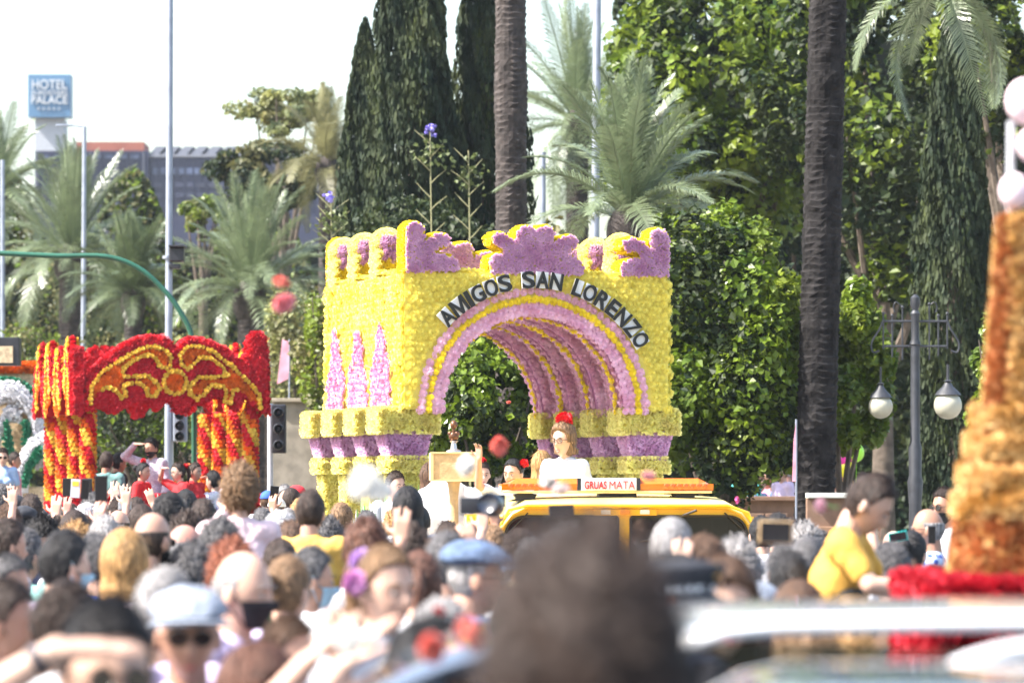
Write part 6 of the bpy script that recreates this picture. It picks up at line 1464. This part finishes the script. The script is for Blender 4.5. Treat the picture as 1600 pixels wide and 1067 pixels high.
P('woman with a small dark bun left of the fair ponytail', 438, 842, 18.5, 190, 'bun', 'dark brown', 'black', fem=True)
P('man carrying the boy in the mustard hoodie', 495, 893, 19.6, 180, 'short', 'black', 'white')
P('dark haired boy in a mustard hoodie on shoulders before the paper grass', 485, 767, 19.4, 165, 'neat', 'dark brown', 'mustard', on=1, long=True, s=.86, pose=('lap', 'lap'), skin=1)
P('woman with wavy auburn hair and a white blouse', 572, 810, 16.2, 185, 'wavy', 'auburn', 'white', fem=True)
P('woman with long straight black hair and a floral white blouse', 637, 760, 22.5, 180, 'long', 'black', 'floral white', fem=True)
P('man with grey brown curls in front of the black haired woman', 642, 827, 17, 175, 'curly', 'dark brown', 'white')
P('girl with violet flowers in her hair looking toward the camera', 600, 850, 11, 40, 'ponytail', 'light brown', 'white', fem=True, skin=0, s=.97, wear=('flower:pink/rlow', 'flower:lilac/back'), vox=.006)
P('woman holding the girl with violet flowers, brown hair below her', 582, 962, 11.4, 170, 'bob', 'brown', 'white', fem=True)
P('woman with a reddish ponytail behind the blue flat cap', 655, 862, 14.5, 180, 'ponytail', 'auburn', 'white', fem=True)
P('grey haired man standing just left of the blue flat cap', 697, 833, 15.2, 160, 'short', 'dark grey', 'white', skin=1)
P('older man in a blue flat cap and denim shirt looking right', 740, 842, 13.2, 100, 'short', 'grey', 'denim blue', skin=1, wear=('flat_cap:blue', 'glasses'), vox=.0065)
P('person in a white shirt in front of the denim shirt', 690, 940, 10.4, 170, 'short', 'grey', 'white', s=1.0)
P('woman with dark hair and upturned face at the bottom edge', 668, 968, 8.6, 70, 'wavy', 'black', 'pale pink', fem=True, skin=1)
P('tall man with dark brown hair, hugely blurred in the front row', 915, 850, 3.75, 178, 'curly', 'dark brown', 'black', skin=2, s=1.02)
# reaching hands at the bottom centre
r1 = P('woman stretching out both bare arms to catch flowers', 150, 1128, 7.6, 108, 'short', 'brown', 'white', pose=('reach', 'reach'), fem=True, skin=0, s=1.02, vox=.006)
r2 = P('person reaching up with a braceleted hand beside the stretched arms', 545, 1110, 7.9, 150, 'short', 'dark brown', 'navy', pose=('up', 'down'), fem=True, skin=1, s=1.02, vox=.006, wear=('bracelet',))
r3 = P('person holding up a red carnation next to the blue flat cap', 720, 1040, 9.3, -150, 'short', 'dark brown', 'white', pose=('down', 'up'), skin=1, s=.98)
# ---- centre, before the truck
c1 = P('person with tousled brown hair holding a camera up at the truck', 700, 838, 15.8, 180, 'curly', 'brown', 'grey', pose=('holdhigh', 'up'), skin=1)
t = thing('camera', at(752, 790, 15.2), 'black camera with a round lens held up before the yellow truck', 'camera'); b = MB(); b.box((-.085, -.02, -.035), (.02, .03, .035), .008); b.build('camera_body', blk, t, smooth=True)
b = MB(); b.lathe([(.046, -.02), (.048, .0), (.048, .05), (.042, .06), (.03, .05)], seg=22); b.build('lens', mat('lens_barrel', (.015, .018, .03), .25, coat=.5), t, loc=(.045, .0, 0), rot=(R(80), 0, R(-20)), smooth=True)
c2 = P('person with dark tied hair filming the truck with a phone', 812, 828, 19.5, 178, 'short', 'dark brown', 'beige', pose=('down', 'up'), skin=0, fem=True)
hp = hand_point(c2, 1, 'up'); phone('black phone held sideways in front of the truck windscreen', at(877, 798, 19.0), 0, 88, .06, .125)
P('man with wide grey brown hair behind the hugely blurred head', 888, 828, 13, 185, 'curly', 'dark grey', 'grey')
P('grey haired person half hidden left of the blurred head', 832, 842, 17, 180, 'short', 'dark grey', 'beige')
P('person with thinning brown hair before the truck left pane', 770, 822, 21, 180, 'receding', 'light brown', 'white')
# ---- right of the blurred head
P('man with a cropped white head in front of the truck right pane', 1048, 808, 14.6, 140, 'buzz', 'grey', 'grey', skin=3)
P('police officer in a dark peaked cap with a chequered band', 1052, 862, 9.2, 60, 'buzz', 'black', 'navy', skin=3, wear=('peaked_cap',), vox=.0065)
P('brown haired woman facing the camera above the white car roof', 1132, 868, 10.3, 8, 'long', 'brown', 'black', fem=True, skin=0, vox=.006)
P('person with swept light brown hair behind the police officer', 1100, 843, 13.6, 180, 'quiff', 'brown', 'grey')
P('person with grey curls beside the swept brown hair', 1152, 846, 16, 180, 'curly', 'grey', 'white', fem=True)
c3 = P('person holding a tan cased phone sideways above the crowd', 1150, 905, 13.2, 175, 'short', 'brown', 'white', pose=('down', 'up'), skin=0, s=1.0)
phone('dark phone in a tan case held sideways right of the truck', at(1212, 831, 12.8), -4, 92, .075, .112, case=tan)
P('man in a pale grey sports cap with a white peak', 1176, 904, 13.8, 110, 'short', 'grey', 'white', skin=1, wear=('cap:pale grey',))
P('man with jet black hair left of the boy in the yellow cardigan', 1235, 864, 15, 175, 'short', 'black', 'black')
P('man with a shaved grey brown neck beside the boy in yellow', 1262, 838, 15.6, 150, 'buzz', 'dark grey', 'black', skin=0)
P('woman with sleek chestnut hair just above the car roof', 1248, 907, 12.2, 180, 'bob', 'brown', 'dark red', fem=True)
P('person with frosted grey curls next to the open waving hand', 1258, 821, 21, 190, 'curly', 'grey', 'white', fem=True)
P('person waving an open hand behind the boy in yellow', 1300, 846, 20, 180, 'short', 'brown', 'white', pose=('high', 'down'), skin=0)
P('black haired man carrying the boy in the yellow cardigan', 1322, 905, 14.7, 160, 'short', 'black', 'black')
P('boy in a yellow cardigan and lilac collar on shoulders, looking down', 1288, 722, 14.8, 80, 'neat', 'dark brown', 'yellow', on=1, long=False, s=.95, lean=.17, pose=('reachlow', 'reachlow'), skin=0, pitch=.36, vox=.0065)
P('person with grey brown hair beside the shoulder carried boy in yellow', 1392, 850, 16, 190, 'short', 'dark grey', 'brown')
P('bearded man in dark sunglasses and a white shirt by the orange tower', 1478, 762, 27, -55, 'short', 'dark brown', 'white', skin=2, wear=('sunglasses', 'beard:black'))
c4 = P('bald man in glasses and a blue print shirt raising a phone', 1452, 795, 22.5, -100, 'bald', 'grey', 'blue print', skin=2, wear=('glasses',), pose=('hold', 'hold'))
phone('black phone held upright by the bald man in the blue print shirt', at(1456, 835, 21.9), 10, 0, .045, .1)
c5 = P('child with a sleek black bun next to the bald man', 1424, 830, 22, 150, 'bun', 'black', 'white', fem=True)
phone('turquoise cased phone held level near the lantern post', at(1403, 838, 20), 0, 80, .05, .1, case=mat('turquoise_case', (.03, .45, .42), .4))
P('person with dark hair lifting an arm with the turquoise phone', 1392, 850, 20.3, 180, 'short', 'dark brown', 'grey', pose=('down', 'up'), s=.97)
P('person with dark brown hair left of the orange tower base', 1462, 886, 17, 180, 'short', 'dark brown', 'white')
P('grey brown haired person in front of the blue print shirt', 1420, 888, 16.4, 170, 'curly', 'brown', 'lilac', fem=True)
P('person with fair curls seen through the white car window', 1262, 985, 10.2, 170, 'curly', 'light brown', 'white', fem=True)
P('person with golden curls seen through the car window, further right', 1318, 982, 10.6, 185, 'curly', 'blonde', 'pink', fem=True)
P('person with black hair seen through the left end of the car window', 1105, 962, 10.8, 175, 'short', 'black', 'navy')
P('person in a yellow green vest seen through the car window', 1165, 975, 11.3, 180, 'short', 'dark brown', 'yellow')
P('dark haired person beyond the right corner of the truck', 1216, 803, 24, 175, 'short', 'black', 'grey')
P('person with tied black hair beyond the truck corner', 1190, 806, 26, 190, 'bun', 'black', 'white', fem=True)
# ---- riders on the castle float (stand on its deck)
dz = 1.12
P('woman in a white blouse, glasses and red hair flowers on the castle float', 882, 660, 33.4, -38, 'softbob', 'light brown', 'white', fem=True, skin=0, wear=('glasses', 'smile', 'flower:red/top'), zbase=dz, vox=.0065, s=1.15)
P('woman in a white shawl tossing flowers from the castle float', 803, 716, 33.0, -30, 'bun', 'black', 'white', fem=True, skin=1, pose=('up', 'down'), wear=('flower:red/left',), zbase=.55)
P('fair haired person in cream behind the woman in white on the castle float', 846, 704, 33.8, 160, 'long', 'blonde', 'cream', fem=True, zbase=.55)
P('small girl with a red hair flower peeping over the white cloth', 754, 722, 34.2, 10, 'short', 'dark brown', 'white', fem=True, s=.82, wear=('flower:red/top',), zbase=.6, skin=0)
P('woman with long brown hair in white beside the castle column', 672, 722, 34.1, 150, 'long', 'brown', 'white', fem=True, zbase=.6)
P('person in black leaning behind the tan pedestal', 690, 738, 34.6, 140, 'short', 'black', 'black', zbase=.5)
P('pale clothed person between the castle columns', 617, 736, 34.3, 40, 'short', 'dark brown', 'white', zbase=.5)
# ---- riders on the red float
P('bearded man in a dotted purple shirt shading his eyes on the red float', 237, 684, 49.2, -35, 'short', 'black', 'dotted purple', skin=1, pose=('shade', 'down'), wear=('beard:black',), zbase=1.12, long=True)
P('girl in a red dress with a red flower in her dark bun', 223, 722, 47.2, 70, 'bun', 'black', 'red', fem=True, skin=1, wear=('flower:red/top',), zbase=.8, s=.9)
P('girl in a red dress bending her bare arm above her head', 279, 722, 47.1, -60, 'ponytail', 'dark brown', 'red', fem=True, skin=0, pose=('shade', 'down'), wear=('flower:red/back',), zbase=.8, s=.92)
P('girl in a red dress with a dark fringe facing right', 304, 722, 47.4, 60, 'bun', 'dark brown', 'red', fem=True, skin=1, wear=('flower:orange/back',), zbase=.8, s=.9)
P('person in a teal shirt standing at the left columns of the red float', 166, 706, 48.6, 170, 'short', 'dark brown', 'teal', zbase=1.0, skin=2)
P('woman with dark hair leaning between the columns of the red float', 185, 707, 49.5, 120, 'ponytail', 'black', 'black', fem=True, zbase=1.0, skin=2)
P('person in a floral blouse at the right columns of the red float', 334, 735, 47.6, -120, 'short', 'black', 'floral white', fem=True, zbase=.9, pose=('shade', 'down'))
P('woman in sunglasses and a light blue top at the far left edge', 4, 700, 56, 10, 'short', 'dark brown', 'light blue', fem=True, wear=('sunglasses',), zbase=.9, skin=0)
P('dark haired person behind the woman in light blue', 22, 706, 57.5, 90, 'short', 'dark brown', 'pink', zbase=.9, skin=2)

# ---- spectators behind the floats and under the trees
GB = 'far spectators under the trees'
rr = random.Random(5)
far = [('red cap', 465, 757, 50, 'grey'), ('blue cap', 421, 765, 48, 'white')]
P('distant person in a red cap right of the red float', 465, 757, 42, -90, 'short', 'grey', 'white', wear=('cap:red',), skin=3)
P('distant person in a bright blue cap by the traffic light post', 418, 765, 42, 160, 'short', 'brown', 'white', wear=('cap:blue bright',))
P('distant grey haired person by the traffic light post', 444, 757, 43, 30, 'short', 'grey', 'denim blue')
P('distant person in a white hat by the traffic light post', 432, 776, 38, 160, 'short', 'brown', 'white', wear=('cap:white',))
P('distant dark haired woman left of the boy in the mustard hoodie', 455, 762, 39, 170, 'bob', 'dark brown', 'pink', fem=True)
colsF = [('light blue', 'brown', 'between the truck and the palm trunk'), ('white', 'dark brown', 'between the truck and the palm trunk'), ('pink', 'black', 'left of the pink banner'), ('denim blue', 'grey', 'left of the pink banner'), ('red', 'black', 'on the wall behind the boy in yellow'), ('grey', 'dark brown', 'on the wall behind the boy in yellow'),
         ('navy', 'dark brown', 'on the wall behind the boy in yellow'), ('yellow', 'blonde', 'on the wall behind the boy in yellow'), ('turquoise', 'brown', 'between the truck and the palm trunk'), ('lilac', 'light brown', 'left of the pink banner'), ('mustard', 'dark brown', 'between the truck and the palm trunk'), ('orange', 'black', 'left of the pink banner')]
for (c_, h_, wh), (X, Y) in zip(colsF, ((1186, 742), (1212, 748), (1200, 735), (1228, 738), (1324, 746), (1304, 742), (1348, 738), (1316, 722), (1165, 728), (1222, 724), (1176, 760), (1232, 758))):
    P('distant spectator in %s with %s hair %s' % (c_, h_, wh), X, Y, 55+rr.random()*4, rr.choice((-60, 10, 60, 160)), 'short', h_, c_, group=GB, zbase=.13, skin=rr.randrange(4))
bal = MB(); bal.ball((0, 0, 0), (.11, .11, .13), 14, 10); bal.tube([(0, 0, -.13), (0, 0, -.9)], .004, 4); bme = mesh('balloon', bal.v, bal.f, [None], smooth=True)
for X, Y, c_, nm in ((1319, 716, (.75, .05, .35), 'magenta'), (1338, 707, (.35, .75, .05), 'lime green'), (1322, 732, (.8, .75, .03), 'yellow'), (1159, 722, (.05, .5, .4), 'sea green'), (1163, 734, (.75, .15, .3), 'rose')):
    tag(link('balloon', bme, None, at(X, Y, 53), mats=[mat('balloon_'+nm.replace(' ', '_'), c_, .3, .05)]), 'far %s balloon floating among the spectators under the trees' % nm, 'balloon')

# ---- the rest of the crowd: everybody has their own place, hair and clothes
def blocked(x, y):
    if -0.75 < x < 2.3 and y > 27.6: return True
    if y > 32.0: return True
    if y > 15.5 and 735 < x/y*FPX+800 < 1195: return True
    if x > 1.0 and y > 10.2 and y < 12.9 and x > (1370-800)/FPX*11.5-.1: return True
    if .3 < x < 3 and 7.2 < y < 9.6: return True
    return False
hk = ['short', 'neat', 'short', 'neat', 'quiff', 'curly', 'bob', 'ponytail', 'wavy', 'long', 'receding', 'bald', 'bun']
hcs = ['black', 'black', 'dark brown', 'dark brown', 'dark brown', 'brown', 'dark grey', 'dark grey', 'grey', 'light brown', 'auburn', 'blonde']
cks = ['white', 'cream', 'pale pink', 'pink', 'red', 'navy', 'black', 'light blue', 'denim blue', 'teal', 'green', 'mustard', 'grey', 'lilac', 'beige', 'dark red', 'turquoise', 'brown', 'orange', 'royal blue']
KN = {'neat': 'neat %s hair', 'short': 'short %s hair', 'quiff': 'swept up %s hair', 'curly': 'curly %s hair', 'bob': 'a %s bob', 'ponytail': 'a %s ponytail', 'wavy': 'wavy %s hair', 'long': 'long %s hair', 'receding': 'receding %s hair', 'bald': 'bald crown, %s fringe', 'bun': 'a %s bun'}
def where(X, D):
    a = 'below the red arch' if X < 400 else 'between the floats' if X < 500 else 'below the castle columns' if X < 690 else 'before the yellow truck' if X < 1180 else 'by the black palm trunk' if X < 1350 else 'near the orange tower'
    r_ = 'close rows' if D < 12 else 'middle rows' if D < 20 else 'far rows'
    return r_+' '+a
used = set(LABELS)
cnt = 0
def filler(X, Y, D, rr):
    global cnt
    x = (X-800)/FPX*D
    if blocked(x, D): return False
    for (a, b_, s_) in PLACED:
        if abs(b_-D) < 1.6 and (a-x)**2+(b_-D)**2 < .36**2: return False
    for _ in range(60):
        k, h, c = rr.choice(hk), rr.choice(hcs), rr.choice(cks)
        lab = 'person with %s in %s, %s' % (KN[k] % h, c, where(X, D))
        if lab not in used: break
    used.add(lab); fem = k in ('bob', 'ponytail', 'wavy', 'long', 'bun')
    wear_ = (); rw = rr.random(); f = rr.choice((180, 175, 190, 165, 200, 150, 215, 120, -120, 60)) if D < 27 else rr.choice((180, 160, 200, 140))
    if abs(((f+180) % 360)-180) < 125 and rw < .5: wear_ = (rr.choice(('mask:light blue', 'mask:white', 'mask:black', 'sunglasses')),)
    ps = ('down', 'down'); u = rr.random()
    if D > 18 and u < .11: ps = rr.choice((('down', 'up'), ('up', 'down'), ('up', 'down'), ('holdhigh', 'up')))
    tt = P(lab, X, Y, D, f, k, h, c, pose=ps, fem=fem, skin=rr.randrange(4), wear=wear_, s=rr.uniform(.94, 1.03), group='people standing in the street crowd')
    cnt += 1
    if ps in (('down', 'up'), ('up', 'down')) and u < .12:
        phone('%s phone raised by the %s' % (rr.choice(('black', 'dark')), lab.split(',')[0]), hand_point(tt, 1 if ps[1] == 'up' else -1, 'up', 1, .1)+Vector((0, .0, .03)), rr.uniform(-15, 15), rr.choice((0, 5, 88)), .072, .145)
    return True
rr = random.Random(11)
for D, x0, x1, st, yoff in ((31, -20, 500, 26, 784), (29, -10, 640, 30, 788), (27.2, -15, 760, 33, 793), (25, 60, 1260, 38, 800), (23, 140, 1470, 42, 808), (21, 130, 1480, 46, 818), (19, -10, 1470, 50, 832), (17, 0, 1500, 56, 846), (15, 20, 1500, 62, 866), (13.2, -20, 1380, 72, 896), (11.6, 0, 1340, 82, 930), (10.2, 180, 1040, 96, 966), (8.9, 100, 800, 110, 1010)):
    X = x0
    while X < x1:
        Xj = X+rr.uniform(-.2, .2)*st
        y = yoff+rr.uniform(-8, 22)*(1+.8*(31-D)/20)*.8
        ok = True
        for (a, b_, s_) in PLACED:                   # do not stand right in front of somebody already placed just behind
            pxx = 800+a/b_*FPX
            if abs(pxx-Xj) < .10/D*FPX and D < b_ and b_-D < 4.0: ok = False; break
        if ok: filler(Xj, y, D+rr.uniform(-.4, .4), rr)
        X += st
[print('LONG', len(o['label'].split()), o['label']) for o in bpy.data.objects if 'label' in o.keys() and len(o['label'].replace('-', ' ').split()) > 16]
print('people', len(PLACED), 'fillers', cnt)

# ---- flowers in the air and small flowers on the truck roof
wpet, rpet, ppet, gst = mat('petal_white', (.84, .83, .80), .6, .05, trans=.2), mat('petal_coral', (.84, .25, .20), .6, .1, trans=.2), mat('petal_blush', (.78, .42, .45), .6, .1, trans=.2), mat('flower_stem', (.08, .25, .06), .6)
def tossed(label, X, Y, D, r_px, m, stem=None):
    t = thing('tossed_carnation', at(X, Y, D), label, 'flower'); r_ = r_px/FPX*D
    o = link('petals', CARN, t, mats=[m], scale=(r_*1.1, r_*1.1, r_*.72), rot=(X*.7, Y*.3, X))
    if stem: b = MB(); v = Vector(stem); b.tube([v*r_*.6, v*r_*2.4], r_*.1, 6); b.ball(v*r_*.95, r_*.3, 8, 6); b.build('stem', gst, t)
    return t
tossed('large white blurred carnation in the air before the castle columns', 568, 756, 9, 27, wpet)
tossed('second white blurred carnation overlapping the first one', 594, 764, 9.4, 20, wpet)
tossed('round white carnation in the air before the tan pedestal', 727, 727, 13, 15, wpet)
tossed('coral red carnation in the air above the tossing woman', 781, 697, 14, 14, rpet)
tossed('upper coral carnation in the air right of the red float', 440, 441, 13, 13, rpet)
tossed('lower pink coral carnation in the air right of the red float', 443, 473, 12, 16, mat('petal_pinkcoral', (.84, .30, .33), .6, .1, trans=.2))
tossed('white carnation in the air left of the truck name panel', 858, 752, 13, 14, wpet)
tossed('blush white carnation with green stem over the amber light bar', 876, 764, 12.5, 13, mat('petal_cream', (.78, .66, .64), .6, trans=.2), (.4, 0, .8))
tossed('pale pink carnation in the air at the right end of the light bar', 1014, 743, 13, 11, ppet)
tossed('small pink carnation in the air beside the truck corner', 1152, 781, 22, 5, mat('petal_hotpink', (.8, .15, .4), .6))
tossed('pink and white carnation in the air above the open waving hand', 1283, 790, 12, 11, mat('petal_mauve', (.65, .42, .5), .6), (1, 0, -.1))
tossed('white daisy like carnation caught between the stretched hands', 546, 1000, 7.1, 21, wpet)
tossed('red carnation held up beside the blue flat cap', 686, 954, 9.1, 10, mat('petal_red', (.62, .008, .02)), (0, 0, -1))
tossed('coral carnation blurred at the bottom by the upturned face', 735, 988, 6.8, 24, rpet)
tossed('coral carnation at the chin of the upturned face', 676, 1012, 7.0, 22, rpet)
tossed('white carnation seen through the left part of the car window', 1101, 1005, 8.9+2.0, 14, wpet)
tossed('tiny red flower in the air before the orange tree in the arch', 795, 628, 30, 3.4, rpet)
for i, (X, Y, m, nm) in enumerate(((1008, 781, ppet, 'pink'), (1028, 784, mat('petal_red', (.62, .008, .02)), 'red'), (1047, 777, wpet, 'white'), (1060, 783, rpet, 'coral'), (967, 779, ppet, 'blush'))):
    k = tossed('tiny %s flower lying on the yellow truck roof' % nm, X, Y, 29.9, 3.5, m)
